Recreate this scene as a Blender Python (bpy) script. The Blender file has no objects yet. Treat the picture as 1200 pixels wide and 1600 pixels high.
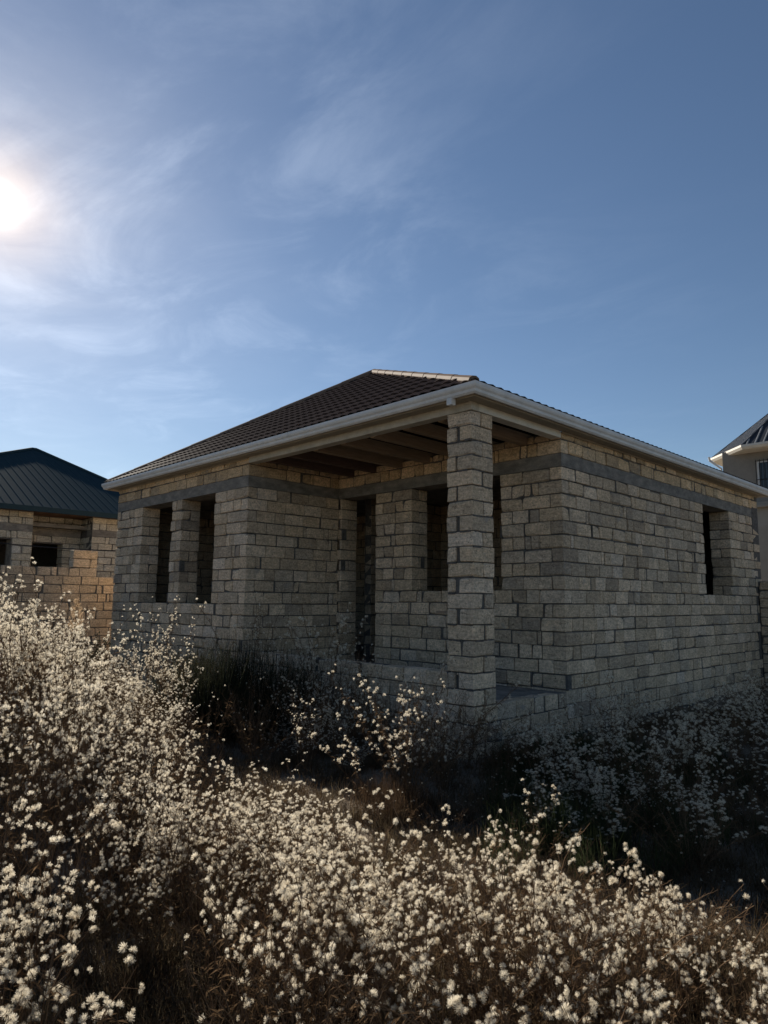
import bpy, math, random
import numpy as np
from mathutils import Vector, Matrix

random.seed(7)
rng = np.random.default_rng(11)
scene = bpy.context.scene
COL = scene.collection

# ------------------------------------------------------------------ camera, sky, sun, exposure
EYE = 1.75
CAM = Vector((5.0621, -6.4801, EYE))
FW = Vector((-0.70597022, 0.69639652, 0.12898813))
RT = Vector((0.70300294, 0.71113907, 0.00825161))
UP = Vector((0.08598211, -0.09650443, 0.99161181))
cam_d = bpy.data.cameras.new('camera')
cam_d.sensor_fit = 'HORIZONTAL'; cam_d.sensor_width = 36.0
cam_d.lens = 36.0 * 1071.46 / 1200.0
cam_d.clip_start = 0.05; cam_d.clip_end = 3000
cam = bpy.data.objects.new('camera', cam_d); COL.objects.link(cam)
cam.matrix_world = Matrix(((RT.x, UP.x, -FW.x, CAM.x), (RT.y, UP.y, -FW.y, CAM.y), (RT.z, UP.z, -FW.z, CAM.z), (0, 0, 0, 1)))
scene.camera = cam

SUN = Vector((-0.86287, 0.20386, 0.46248)).normalized()
EXPOSURE = 0.8
SKY_STRENGTH = 0.05
SUN_STRENGTH = 5.0
scene.view_settings.view_transform = 'Standard'
scene.view_settings.look = 'None'
scene.view_settings.exposure = EXPOSURE
scene.view_settings.gamma = 1.0
scene.view_settings.use_curve_mapping = False
scene.render.engine = 'CYCLES'
scene.cycles.max_bounces = 6
scene.cycles.transparent_max_bounces = 8
scene.cycles.use_denoising = True

world = bpy.data.worlds.new('World'); scene.world = world
world.use_nodes = True
def build_world():
    nt = world.node_tree; N = nt.nodes; L = nt.links; N.clear()
    def nd(t, **k):
        n = N.new(t)
        for a, b in k.items(): setattr(n, a, b)
        return n
    def mth(op, a, b=None, clamp=False):
        n = nd('ShaderNodeMath', operation=op, use_clamp=clamp)
        for i, v in enumerate((a, b)):
            if v is None: continue
            if isinstance(v, (int, float)): n.inputs[i].default_value = v
            else: L.new(v, n.inputs[i])
        return n.outputs[0]
    out = nd('ShaderNodeOutputWorld'); bg = nd('ShaderNodeBackground')
    sky = nd('ShaderNodeTexSky', sky_type='NISHITA', sun_disc=False)
    sky.sun_elevation = math.asin(SUN.z); sky.sun_rotation = math.atan2(SUN.x, SUN.y)
    sky.altitude = 50; sky.air_density = 1.0; sky.dust_density = 0.15; sky.ozone_density = 3.0
    tc = nd('ShaderNodeTexCoord')
    nrm = nd('ShaderNodeVectorMath', operation='NORMALIZE'); L.new(tc.outputs['Generated'], nrm.inputs[0])
    dot = nd('ShaderNodeVectorMath', operation='DOT_PRODUCT'); L.new(nrm.outputs[0], dot.inputs[0]); dot.inputs[1].default_value = SUN
    ang = mth('ARCCOSINE', mth('MINIMUM', dot.outputs['Value'], 0.999999))     # radians from the sun
    # the sun seen through thin cloud: disc and aureole
    def gauss(w, amp): return mth('MULTIPLY', mth('EXPONENT', mth('MULTIPLY', mth('POWER', mth('DIVIDE', ang, w), 2.0), -1.0)), amp)
    def expo(w, amp): return mth('MULTIPLY', mth('EXPONENT', mth('MULTIPLY', mth('DIVIDE', ang, w), -1.0)), amp)
    g1 = gauss(0.017, 30.0); g2 = gauss(0.062, 4.2); g3 = expo(0.17, 1.55); g4 = gauss(0.115, 1.7)
    # cirrus: direction projected on a high layer
    sep = nd('ShaderNodeSeparateXYZ'); L.new(nrm.outputs[0], sep.inputs[0])
    zc = mth('MAXIMUM', sep.outputs['Z'], 0.05)
    cx = mth('DIVIDE', sep.outputs['X'], zc); cy = mth('DIVIDE', sep.outputs['Y'], zc)
    cmb = nd('ShaderNodeCombineXYZ'); L.new(cx, cmb.inputs[0]); L.new(cy, cmb.inputs[1])
    mp = nd('ShaderNodeMapping'); L.new(cmb.outputs[0], mp.inputs[0])
    mp.inputs['Rotation'].default_value = (0, 0, math.radians(-20)); mp.inputs['Scale'].default_value = (0.95, 1.55, 1)
    mp.inputs['Location'].default_value = (1.3, 0.4, 0)
    n1 = nd('ShaderNodeTexNoise'); n1.inputs['Scale'].default_value = 1.5; n1.inputs['Detail'].default_value = 12; n1.inputs['Roughness'].default_value = 0.63; n1.inputs['Distortion'].default_value = 0.7
    L.new(mp.outputs[0], n1.inputs['Vector'])
    n2 = nd('ShaderNodeTexNoise'); n2.inputs['Scale'].default_value = 0.55; n2.inputs['Detail'].default_value = 3
    L.new(cmb.outputs[0], n2.inputs['Vector'])
    r1 = nd('ShaderNodeMapRange', interpolation_type='SMOOTHSTEP'); L.new(n1.outputs['Fac'], r1.inputs[0]); r1.inputs[1].default_value = 0.42; r1.inputs[2].default_value = 0.80
    r2 = nd('ShaderNodeMapRange', interpolation_type='SMOOTHSTEP'); L.new(n2.outputs['Fac'], r2.inputs[0]); r2.inputs[1].default_value = 0.36; r2.inputs[2].default_value = 0.60
    r5 = nd('ShaderNodeMapRange', interpolation_type='SMOOTHSTEP'); L.new(ang, r5.inputs[0]); r5.inputs[1].default_value = 0.35; r5.inputs[2].default_value = 1.2; r5.inputs[3].default_value = 1.0; r5.inputs[4].default_value = 0.12
    cl = mth('MULTIPLY', mth('MULTIPLY', r1.outputs[0], r2.outputs[0], True), r5.outputs[0])   # the cirrus bank lies around the sun
    # cloud brightness: forward scattering, brighter near the sun
    cb = mth('ADD', mth('MULTIPLY', mth('EXPONENT', mth('MULTIPLY', ang, -2.2)), 3.6), 0.8)
    ccol = nd('ShaderNodeVectorMath', operation='SCALE'); ccol.inputs[0].default_value = (0.93, 0.97, 1.0); L.new(cb, ccol.inputs['Scale'])
    ccl = nd('ShaderNodeVectorMath', operation='SCALE'); L.new(ccol.outputs[0], ccl.inputs[0]); L.new(mth('MULTIPLY', cl, 0.74), ccl.inputs['Scale'])
    def scaled(fac, colr):
        v = nd('ShaderNodeVectorMath', operation='SCALE'); v.inputs[0].default_value = colr; L.new(fac, v.inputs['Scale']); return v.outputs[0]
    def add(a, b):
        v = nd('ShaderNodeVectorMath', operation='ADD'); L.new(a, v.inputs[0]); L.new(b, v.inputs[1]); return v.outputs[0]
    # thin cloud breaks up the aureole
    n3 = nd('ShaderNodeTexNoise'); n3.inputs['Scale'].default_value = 2.6; n3.inputs['Detail'].default_value = 10; n3.inputs['Roughness'].default_value = .62; n3.inputs['Distortion'].default_value = .5
    L.new(cmb.outputs[0], n3.inputs['Vector'])
    r3 = nd('ShaderNodeMapRange'); L.new(n3.outputs['Fac'], r3.inputs[0]); r3.inputs[1].default_value = .3; r3.inputs[2].default_value = .7; r3.inputs[3].default_value = .45; r3.inputs[4].default_value = 1.5
    g3 = mth('MULTIPLY', g3, r3.outputs[0]); g4 = mth('MULTIPLY', g4, r3.outputs[0])
    tot = add(add(add(add(sky.outputs[0], ccl.outputs[0]), scaled(g1, (1, .97, .9))), scaled(g2, (1, .56, .12))), scaled(g3, (1, .97, .92)))
    tot = add(tot, scaled(g4, (1, .76, .42)))
    L.new(tot, bg.inputs['Color']); bg.inputs['Strength'].default_value = SKY_STRENGTH
    L.new(bg.outputs[0], out.inputs[0])
build_world()
sun_l = bpy.data.lights.new('sun', 'SUN'); sun_l.energy = SUN_STRENGTH; sun_l.angle = math.radians(0.5); sun_l.color = (1.0, 0.92, 0.80)
sun_o = bpy.data.objects.new('sun', sun_l); COL.objects.link(sun_o)
sun_o.rotation_euler = SUN.to_track_quat('Z', 'Y').to_euler()
sun_o.location = SUN * 60

# ------------------------------------------------------------------ materials
def new_mat(name):
    m = bpy.data.materials.new(name); m.use_nodes = True
    nt = m.node_tree; b = nt.nodes['Principled BSDF']
    return m, nt, b
def N_(nt, t, **k):
    n = nt.nodes.new(t)
    for a, b in k.items(): setattr(n, a, b)
    return n
def noise(nt, scale, detail=4, rough=.55, vec=None, dist=0.0):
    n = N_(nt, 'ShaderNodeTexNoise'); n.inputs['Scale'].default_value = scale; n.inputs['Detail'].default_value = detail
    n.inputs['Roughness'].default_value = rough; n.inputs['Distortion'].default_value = dist
    if vec is not None: nt.links.new(vec, n.inputs['Vector'])
    return n.outputs['Fac']
def ramp(nt, fac, stops):
    r = N_(nt, 'ShaderNodeValToRGB'); el = r.color_ramp.elements
    while len(el) < len(stops): el.new(0.5)
    for e, (p, c) in zip(el, stops): e.position = p; e.color = (*c, 1) if len(c) == 3 else c
    nt.links.new(fac, r.inputs[0]); return r.outputs[0]
def mixc(nt, fac, a, b, mode='MIX'):
    m = N_(nt, 'ShaderNodeMix', data_type='RGBA', blend_type=mode)
    for s, v in (('Factor', fac), ('A', a), ('B', b)):
        if isinstance(v, (int, float)): m.inputs[s].default_value = v
        elif isinstance(v, tuple): m.inputs[s].default_value = (*v, 1)
        else: nt.links.new(v, m.inputs[s])
    return m.outputs['Result']
def bump(nt, b, h, strength, dist):
    n = N_(nt, 'ShaderNodeBump'); n.inputs['Strength'].default_value = strength; n.inputs['Distance'].default_value = dist
    nt.links.new(h, n.inputs['Height']); nt.links.new(n.outputs[0], b.inputs['Normal']); return n
def pos(nt, scale=(1, 1, 1)):
    g = N_(nt, 'ShaderNodeNewGeometry'); m = N_(nt, 'ShaderNodeMapping'); m.inputs['Scale'].default_value = scale
    nt.links.new(g.outputs['Position'], m.inputs[0]); return m.outputs[0]
def madd(nt, a, b, op='ADD'):
    n = N_(nt, 'ShaderNodeMath', operation=op)
    for i, v in enumerate((a, b)):
        if isinstance(v, (int, float)): n.inputs[i].default_value = v
        else: nt.links.new(v, n.inputs[i])
    return n.outputs[0]

def mat_stone(name, tint=(1, 1, 1)):
    m, nt, b = new_mat(name)
    at = N_(nt, 'ShaderNodeAttribute', attribute_name='tone')
    sep = N_(nt, 'ShaderNodeSeparateColor'); nt.links.new(at.outputs['Color'], sep.inputs[0])
    t = tint
    c = ramp(nt, sep.outputs[0], [(0, (.38*t[0], .335*t[1], .27*t[2])), (.35, (.50*t[0], .44*t[1], .345*t[2])), (.7, (.60*t[0], .52*t[1], .40*t[2])), (1, (.70*t[0], .62*t[1], .50*t[2]))])
    c = mixc(nt, sep.outputs[1], c, mixc(nt, 1.0, c, (.90, .95, 1.04), 'MULTIPLY'))      # some blocks greyer than others
    big = noise(nt, 6, 6, .62, pos(nt)); lay = noise(nt, 7, 7, .68, pos(nt, (1, 1, 5.5)), .8); mid = noise(nt, 30, 5, .68, pos(nt)); fine = noise(nt, 110, 3, .6, pos(nt))
    c = mixc(nt, .8, c, ramp(nt, big, [(.3, (.78, .78, .79)), (.7, (1.18, 1.17, 1.14))]), 'MULTIPLY')
    c = mixc(nt, .8, c, ramp(nt, lay, [(.32, (.68, .67, .66)), (.62, (1.2, 1.2, 1.2))]), 'MULTIPLY')
    c = mixc(nt, .85, c, ramp(nt, mid, [(.34, (.62, .62, .63)), (.64, (1.24, 1.23, 1.21))]), 'MULTIPLY')
    c = mixc(nt, .4, c, ramp(nt, fine, [(.3, (.6, .6, .6)), (.7, (1.3, 1.3, 1.3))]), 'MULTIPLY')
    vor = N_(nt, 'ShaderNodeTexVoronoi'); vor.inputs['Scale'].default_value = 30; nt.links.new(pos(nt), vor.inputs['Vector'])
    pit = ramp(nt, vor.outputs['Distance'], [(.12, (.12, .12, .12)), (.30, (1, 1, 1))])
    pm = ramp(nt, noise(nt, 9, 3, .5, pos(nt)), [(.50, (1, 1, 1)), (.60, (0, 0, 0))])
    pit = mixc(nt, 1.0, pit, pm, 'LIGHTEN')
    c = mixc(nt, .75, c, pit, 'MULTIPLY')
    smear = ramp(nt, noise(nt, 3.3, 7, .7, pos(nt), .4), [(.61, (0, 0, 0)), (.66, (1, 1, 1))])   # mortar smeared over the faces
    c = mixc(nt, madd(nt, smear, .5, 'MULTIPLY'), c, (.27, .265, .255))
    nt.links.new(c, b.inputs['Base Color']); b.inputs['Roughness'].default_value = .95; b.inputs['Specular IOR Level'].default_value = .15
    h = madd(nt, madd(nt, mid, madd(nt, lay, 1.4, 'MULTIPLY')), madd(nt, pit, .9, 'MULTIPLY'))
    bump(nt, b, h, .9, .011)
    return m
def mat_simple(name, stops, scale=12, rough=.9, bstr=.5, bdist=.006, spec=.2, stretch=(1, 1, 1), detail=5, metallic=0.0, dist=0.0):
    m, nt, b = new_mat(name)
    f = noise(nt, scale, detail, .6, pos(nt, stretch), dist)
    f2 = noise(nt, scale * 9, 3, .6, pos(nt, stretch))
    c = ramp(nt, madd(nt, madd(nt, f, .72, 'MULTIPLY'), madd(nt, f2, .28, 'MULTIPLY')), stops)
    nt.links.new(c, b.inputs['Base Color']); b.inputs['Roughness'].default_value = rough; b.inputs['Specular IOR Level'].default_value = spec; b.inputs['Metallic'].default_value = metallic
    if bstr: bump(nt, b, madd(nt, f, f2), bstr, bdist)
    return m
def mat_thin(name, col, col2, trans=.5, rough=.8, scale=6.0, tcol=None):
    """thin plant tissue: reflects and lets light through"""
    m = bpy.data.materials.new(name); m.use_nodes = True; nt = m.node_tree; nt.nodes.clear()
    out = N_(nt, 'ShaderNodeOutputMaterial'); d = N_(nt, 'ShaderNodeBsdfDiffuse'); t = N_(nt, 'ShaderNodeBsdfTranslucent'); mx = N_(nt, 'ShaderNodeMixShader')
    g = N_(nt, 'ShaderNodeNewGeometry'); f = noise(nt, scale, 3, .6, g.outputs['Position'])
    c = ramp(nt, f, [(.3, col), (.7, col2)])
    nt.links.new(c, d.inputs[0])
    if tcol: t.inputs[0].default_value = (*tcol, 1)
    else: nt.links.new(c, t.inputs[0])
    mx.inputs[0].default_value = trans
    nt.links.new(d.outputs[0], mx.inputs[1]); nt.links.new(t.outputs[0], mx.inputs[2]); nt.links.new(mx.outputs[0], out.inputs[0])
    return m

M = {}
M['stone'] = mat_stone('limestone', (1.10, .975, .87))
M['stone_warm'] = mat_stone('limestone_warm', (1.15, .96, .76))
M['stone_hazed'] = mat_stone('limestone_hazed', (.96, .98, .98))  # greyer tint puts haze and shade into the neighbour's stone colour
M['mortar'] = mat_simple('mortar', [(.3, (.065, .058, .052)), (.7, (.19, .177, .162))], 16, .97, .9, .012)
M['concrete'] = mat_simple('concrete', [(.30, (.12, .109, .095)), (.5, (.22, .202, .178)), (.70, (.36, .325, .275))], 4.5, .95, .9, .014, stretch=(1, 1, 2.0))
M['white'] = mat_simple('white_gutter', [(.22, (.46, .455, .44)), (.6, (.68, .675, .66))], 3.5, .42, .06, .002, .45, (1, 1, 1))
M['cream'] = mat_simple('cream_soffit', [(.25, (.54, .50, .43)), (.7, (.72, .68, .60))], 4, .55, .1, .003, .3)
M['soffit'] = mat_simple('tan_soffit', [(.25, (.27, .235, .185)), (.7, (.40, .35, .28))], 4, .6, .1, .003, .2)
M['beam'] = mat_simple('stained_beam_board', [(.25, (.34, .31, .26)), (.7, (.60, .56, .48))], 6, .8, .3, .004, .2, (1, 1, 1))
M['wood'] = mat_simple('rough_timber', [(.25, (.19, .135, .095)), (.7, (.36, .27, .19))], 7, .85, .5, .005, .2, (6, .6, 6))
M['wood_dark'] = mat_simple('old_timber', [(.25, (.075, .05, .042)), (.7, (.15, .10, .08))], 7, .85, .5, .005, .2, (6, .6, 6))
M['roof'] = mat_simple('brown_tile_sheet', [(.2, (.026, .018, .017)), (.8, (.044, .030, .028))], 5, .75, .1, .002, .0)
M['cap'] = mat_simple('ridge_cap', [(.2, (.11, .08, .06)), (.8, (.18, .13, .10))], 6, .62, .1, .002, .0)
M['roof_blue'] = mat_simple('dark_green_sheet', [(.2, (.014, .034, .042)), (.8, (.022, .047, .057))], 5, .75, .05, .002, .0)
M['roof_grey'] = mat_simple('dark_seam_sheet', [(.2, (.025, .028, .036)), (.8, (.04, .045, .055))], 5, .7, .05, .002, .0)
M['seam'] = mat_simple('pale_seam', [(.2, (.20, .205, .21)), (.8, (.28, .28, .28))], 5, .4, 0)
M['plaster'] = mat_simple('grey_render', [(.25, (.20, .18, .155)), (.7, (.29, .265, .23))], 2.2, .95, .35, .004)
M['plaster_light'] = mat_simple('pale_render', [(.25, (.26, .235, .195)), (.7, (.35, .32, .27))], 2.2, .95, .35, .004)
M['eave_brown'] = mat_simple('brown_soffit_board', [(.25, (.16, .09, .06)), (.7, (.24, .14, .09))], 5, .8, .2)
M['black_metal'] = mat_simple('black_metal', [(.2, (.02, .02, .022)), (.8, (.035, .035, .038))], 9, .5, 0)
M['cable'] = M['black_metal']
def dull_sheen(m, fac, rough):
    nt = m.node_tree; b = nt.nodes['Principled BSDF']; out = nt.nodes['Material Output']; g = N_(nt, 'ShaderNodeBsdfGlossy'); g.inputs['Roughness'].default_value = rough
    mx = N_(nt, 'ShaderNodeMixShader'); mx.inputs[0].default_value = fac; nt.links.new(b.outputs[0], mx.inputs[1]); nt.links.new(g.outputs[0], mx.inputs[2]); nt.links.new(mx.outputs[0], out.inputs[0])
dull_sheen(M['roof'], .022, .55); dull_sheen(M['roof_blue'], .018, .6); dull_sheen(M['roof_grey'], .03, .5); dull_sheen(M['cap'], .03, .6)
m, nt, b = new_mat('window_glass'); b.inputs['Base Color'].default_value = (.03, .04, .05, 1); b.inputs['Roughness'].default_value = .08; b.inputs['Specular IOR Level'].default_value = .6; M['glass'] = m
M['ground'] = mat_simple('dry_earth', [(.25, (.09, .072, .054)), (.5, (.20, .162, .12)), (.75, (.34, .285, .215))], 2.6, .98, 1.0, .03, .1)
M['fluff'] = mat_thin('seed_fluff', (.66, .575, .435), (.91, .85, .72), .55, scale=17)
M['stem'] = mat_thin('dry_stem', (.085, .050, .030), (.25, .165, .10), .2, scale=14)
M['husk'] = mat_thin('dry_husk', (.075, .048, .028), (.19, .125, .072), .35, scale=30)
M['straw'] = mat_thin('straw_blade', (.060, .045, .027), (.17, .128, .078), .4, scale=9)
M['brown_grass'] = mat_thin('brown_blade', (.045, .028, .016), (.10, .064, .038), .4, scale=9)
M['green_grass'] = mat_thin('green_blade', (.028, .040, .018), (.062, .072, .034), .4, scale=7)
M['rush'] = mat_thin('rush_blade', (.018, .022, .013), (.045, .045, .027), .3, scale=7)
M['leaf_dark'] = mat_thin('dark_leaf', (.022, .027, .014), (.05, .05, .028), .3, scale=8)
M['plume'] = mat_thin('reed_plume', (.36, .25, .15), (.50, .37, .24), .5, scale=20)

# ------------------------------------------------------------------ helpers
def link(o, parent=None):
    COL.objects.link(o)
    if parent is not None: o.parent = parent
    return o
def empty(name, loc, label, cat, group=None):
    o = bpy.data.objects.new(name, None); o.empty_display_size = .2; o.location = loc; COL.objects.link(o)
    return tag(o, label, cat, group)
def tag(o, label=None, cat=None, group=None, kind=None):
    if label: o['label'] = label
    if cat: o['category'] = cat
    if group: o['group'] = group
    if kind: o['kind'] = kind
    return o
def mesh_np(name, V, polys, mats, midx=None, smooth=False):
    """V (n,3); polys: (m,k) int array or list of such arrays"""
    me = bpy.data.meshes.new(name)
    arrs = polys if isinstance(polys, list) else [polys]
    arrs = [np.asarray(a, dtype=np.int32) for a in arrs if len(a)]
    V = np.asarray(V, dtype=np.float32)
    me.vertices.add(len(V)); me.vertices.foreach_set('co', V.ravel())
    loops = np.concatenate([a.ravel() for a in arrs]); cnt = np.concatenate([np.full(len(a), a.shape[1], np.int32) for a in arrs])
    st = np.concatenate([[0], np.cumsum(cnt)[:-1]]).astype(np.int32)
    me.loops.add(len(loops)); me.loops.foreach_set('vertex_index', loops)
    me.polygons.add(len(cnt)); me.polygons.foreach_set('loop_start', st); me.polygons.foreach_set('loop_total', cnt)
    if midx is not None: me.polygons.foreach_set('material_index', np.asarray(midx, np.int32))
    for m in (mats if isinstance(mats, (list, tuple)) else [mats]): me.materials.append(m)
    me.update(calc_edges=True)
    me.polygons.foreach_set('use_smooth', np.full(len(cnt), smooth))
    return me
class MB:
    """collects boxes, quads and tubes in world coordinates"""
    def __init__(s): s.v = []; s.f = []
    def box(s, x0, x1, y0, y1, z0, z1):
        n = len(s.v)
        s.v += [(x, y, z) for z in (z0, z1) for y in (y0, y1) for x in (x0, x1)]
        s.f += [tuple(n + i for i in q) for q in ((0, 2, 3, 1), (4, 5, 7, 6), (0, 1, 5, 4), (2, 6, 7, 3), (0, 4, 6, 2), (1, 3, 7, 5))]
        return s
    def poly(s, *pts):
        n = len(s.v); s.v += [tuple(p) for p in pts]; s.f.append(tuple(range(n, n + len(pts)))); return s
    def prism(s, pts, d):
        """polygon pts extruded by vector d"""
        n = len(s.v); k = len(pts); d = Vector(d)
        s.v += [tuple(p) for p in pts] + [tuple(Vector(p) + d) for p in pts]
        s.f.append(tuple(range(n + k - 1, n - 1, -1))); s.f.append(tuple(range(n + k, n + 2 * k)))
        for i in range(k): j = (i + 1) % k; s.f.append((n + i, n + j, n + k + j, n + k + i))
        return s
    def tube(s, pts, rad, k=6):
        pts = [Vector(p) for p in pts]; n0 = len(s.v)
        rads = rad if isinstance(rad, (list, tuple)) else [rad] * len(pts)
        for i, p in enumerate(pts):
            t = (pts[min(i + 1, len(pts) - 1)] - pts[max(i - 1, 0)]).normalized()
            a = t.cross(Vector((0, 0, 1)) if abs(t.z) < .9 else Vector((1, 0, 0))).normalized(); bb = t.cross(a)
            for j in range(k):
                th = 2 * math.pi * j / k; s.v.append(tuple(p + (a * math.cos(th) + bb * math.sin(th)) * rads[i]))
        for i in range(len(pts) - 1):
            for j in range(k):
                s.f.append((n0 + i * k + j, n0 + i * k + (j + 1) % k, n0 + (i + 1) * k + (j + 1) % k, n0 + (i + 1) * k + j))
        s.f.append(tuple(n0 + j for j in range(k))[::-1]); s.f.append(tuple(n0 + (len(pts) - 1) * k + j for j in range(k)))
        return s
    def build(s, name, mat, parent=None, smooth=False, bevel=0):
        me = bpy.data.meshes.new(name); off = Vector((0, 0, 0))
        if parent is not None:
            off = parent.location.copy()
            if parent.parent is not None: off += parent.parent.location
        me.from_pydata([tuple(Vector(v) - off) for v in s.v], [], s.f); me.materials.append(mat); me.update()
        if smooth: me.polygons.foreach_set('use_smooth', [True] * len(me.polygons))
        o = link(bpy.data.objects.new(name, me), parent)
        if bevel:
            md = o.modifiers.new('bevel', 'BEVEL'); md.width = bevel; md.segments = 2; md.limit_method = 'ANGLE'
        return o

# chamfered block template: 24 vertices, 6 quads + 12 quads + 8 triangles = 44 triangles
CORN = [(sx, sy, sz) for sz in (-1, 1) for sy in (-1, 1) for sx in (-1, 1)]
def _chamfer_faces():
    idx = {c: i for i, c in enumerate(CORN)}
    def vid(c, ax): return idx[c] * 3 + ax
    P = np.zeros((24, 3))
    for c in CORN:
        for ax in range(3):
            p = [0.7 * v for v in c]; p[ax] = c[ax]; P[vid(c, ax)] = p
    quads = []; tris = []
    for ax in range(3):
        o1, o2 = [a for a in range(3) if a != ax]
        for s in (-1, 1):
            q = []
            for a, b_ in ((-1, -1), (1, -1), (1, 1), (-1, 1)):
                c = [0, 0, 0]; c[ax] = s; c[o1] = a; c[o2] = b_; q.append(vid(tuple(c), ax))
            quads.append(q)
        for a in (-1, 1):
            for b_ in (-1, 1):
                c0 = [0, 0, 0]; c0[ax] = -1; c0[o1] = a; c0[o2] = b_; c1 = list(c0); c1[ax] = 1
                quads.append([vid(tuple(c0), o1), vid(tuple(c1), o1), vid(tuple(c1), o2), vid(tuple(c0), o2)])
    for c in CORN: tris.append([vid(c, 0), vid(c, 1), vid(c, 2)])
    def fix(f):
        p = P[f]; nrm = np.cross(p[1] - p[0], p[2] - p[0])
        return f if nrm @ p.mean(0) > 0 else f[::-1]
    return np.array([fix(q) for q in quads]), np.array([fix(t) for t in tris])
CQ, CT = _chamfer_faces()
def block_verts(bx, wear=1.0):
    """bx = (x0,x1,y0,y1,z0,z1) -> centre, (24,3) vertices about it"""
    x0, x1, y0, y1, z0, z1 = bx
    c = np.array([(x0 + x1) / 2, (y0 + y1) / 2, (z0 + z1) / 2]); h = np.array([(x1 - x0) / 2, (y1 - y0) / 2, (z1 - z0) / 2])
    out = np.zeros((24, 3))
    for i, s in enumerate(CORN):
        s = np.array(s)
        r = (random.uniform(.003, .008) if random.random() > .22 * wear else random.uniform(.010, .036)) * wear
        r = min(r, h.min() * .55)
        j = np.array([random.uniform(-.0045, .0045) for _ in range(3)]) * wear
        for ax in range(3):
            p = s * (h - r); p[ax] = s[ax] * h[ax]; out[i * 3 + ax] = p + j
    return c, out
def tone_attr(me, vals):
    a = me.attributes.new('tone', 'FLOAT_COLOR', 'POINT')
    a.data.foreach_set('color', np.asarray(vals, np.float32).ravel())
def block_object(name, bx, tone, mat, parent, off, wear=1.0):
    c, v = block_verts(bx, wear)
    me = mesh_np(name, v, [CQ, CT], mat); tone_attr(me, np.tile([tone, random.random() ** 2, 0, 1], (24, 1)))
    o = bpy.data.objects.new(name, me); o.location = tuple(c - np.array(off)); link(o, parent); return o
def block_joined(name, items, parent, off, mats):
    V = []; Q = []; T = []; col = []; mi_q = []; mi_t = []
    for k, (bx, tone, mi) in enumerate(items):
        c, v = block_verts(bx); V.append(v + c - np.array(off)); Q.append(CQ + 24 * k); T.append(CT + 24 * k)
        col.append(np.tile([tone, random.random() ** 2, 0, 1], (24, 1))); mi_q += [mi] * len(CQ); mi_t += [mi] * len(CT)
    me = mesh_np(name, np.concatenate(V), [np.concatenate(Q), np.concatenate(T)], mats, mi_q + mi_t)
    tone_attr(me, np.concatenate(col)); return link(bpy.data.objects.new(name, me), parent)

def project_area(bx):
    """rough on-screen area (in photo pixels) of the faces of a box that look at the camera"""
    x0, x1, y0, y1, z0, z1 = bx; c = Vector(((x0 + x1) / 2, (y0 + y1) / 2, (z0 + z1) / 2)); d = c - CAM; z = d.dot(FW)
    if z < .3: return 0
    px = 600 + 1071 * d.dot(RT) / z; py = 800 - 1071 * d.dot(UP) / z
    if not (-5 < px < 1205 and -5 < py < 1605): return 0
    vd = d.normalized(); k = (1071 / z) ** 2
    return k * ((y1 - y0) * (z1 - z0) * max(0, -vd.x) + (x1 - x0) * (z1 - z0) * max(0, -vd.y))

# ------------------------------------------------------------------ masonry layout
JT = .013
class Wall:
    """axis aligned wall; s runs along it, d is depth from the face seen"""
    def __init__(w, axis, plane, sign, t=.40): w.axis, w.plane, w.sign, w.t = axis, plane, sign, t
    def box(w, s0, s1, d0, d1, z0, z1):
        a, b_ = sorted((w.plane - w.sign * d0, w.plane - w.sign * d1)); s0, s1 = sorted((s0, s1))
        return (s0, s1, a, b_, z0, z1) if w.axis == 'x' else (a, b_, s0, s1, z0, z1)
def lay_row(w, out, a, b, z0, z1, r, ea, eb, facing=True):
    """fill [a,b] of a row with blocks; ea/eb: 'butt', 'free', or ('corner', parity)"""
    jz = random.uniform(.010, .020); zz0 = z0 + jz * .5; zz1 = z1 - jz * .5
    def put(s0, s1, d0=None, d1=.19, zj=True):
        dd = random.uniform(-.010, .009) if d0 is None else d0
        k0 = zz0 + random.uniform(-.003, .004); k1 = zz1 - random.uniform(-.003, .004)
        out.append(w.box(s0, s1, dd, d1, k0, k1))
    lo, hi = a, b
    for which in (0, 1):
        e = (ea, eb)[which]; L = .39 + random.uniform(-.012, .012); Hh = .19 + random.uniform(-.012, .012)
        def seg(l): return (a, a + l) if which == 0 else (b - l, b)
        if e == 'butt': continue
        if (b - a) < .5 and e == 'free' and which == 1 and ea == 'free':   # narrow pier: one block across, or two
            continue
        if e == 'free':
            if (b - a) < .5 and ea == 'free' and eb == 'free':
                if r % 2: put(a, b, None, w.t * .48); put(a, b, w.t * .53, w.t)
                else:
                    m_ = (a + b) / 2; put(a, m_ - .02, None, w.t); put(m_ + .02, b, None, w.t)
                return
            if r % 2: 
                s = seg(Hh); put(*s, None, w.t); l = Hh
            else:
                s = seg(min(L, (b - a) * .6)); l = s[1] - s[0]; put(*s); put(*s, w.t - .19 + random.uniform(-.02, .01), w.t)
        else:
            if (r + e[1]) % 2: s = seg(L); put(*s); l = L
            else: l = .19
        l += JT
        if which == 0: lo = a + l
        else: hi = b - l
    s = lo
    while hi - s > .03:
        rest = hi - s; q = random.random()
        L = .39 if q < .62 else (.19 if q < .76 else (.30 if q < .86 else random.uniform(.06, .12)))
        L += random.uniform(-.015, .015); g = JT + (random.uniform(.012, .035) if random.random() < .16 else random.uniform(-.003, .006))
        if rest - L < .07: L = rest; g = 0
        elif rest < .55 and rest > .43: L = rest * random.uniform(.42, .6)
        put(s, s + L); s += L + g
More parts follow.
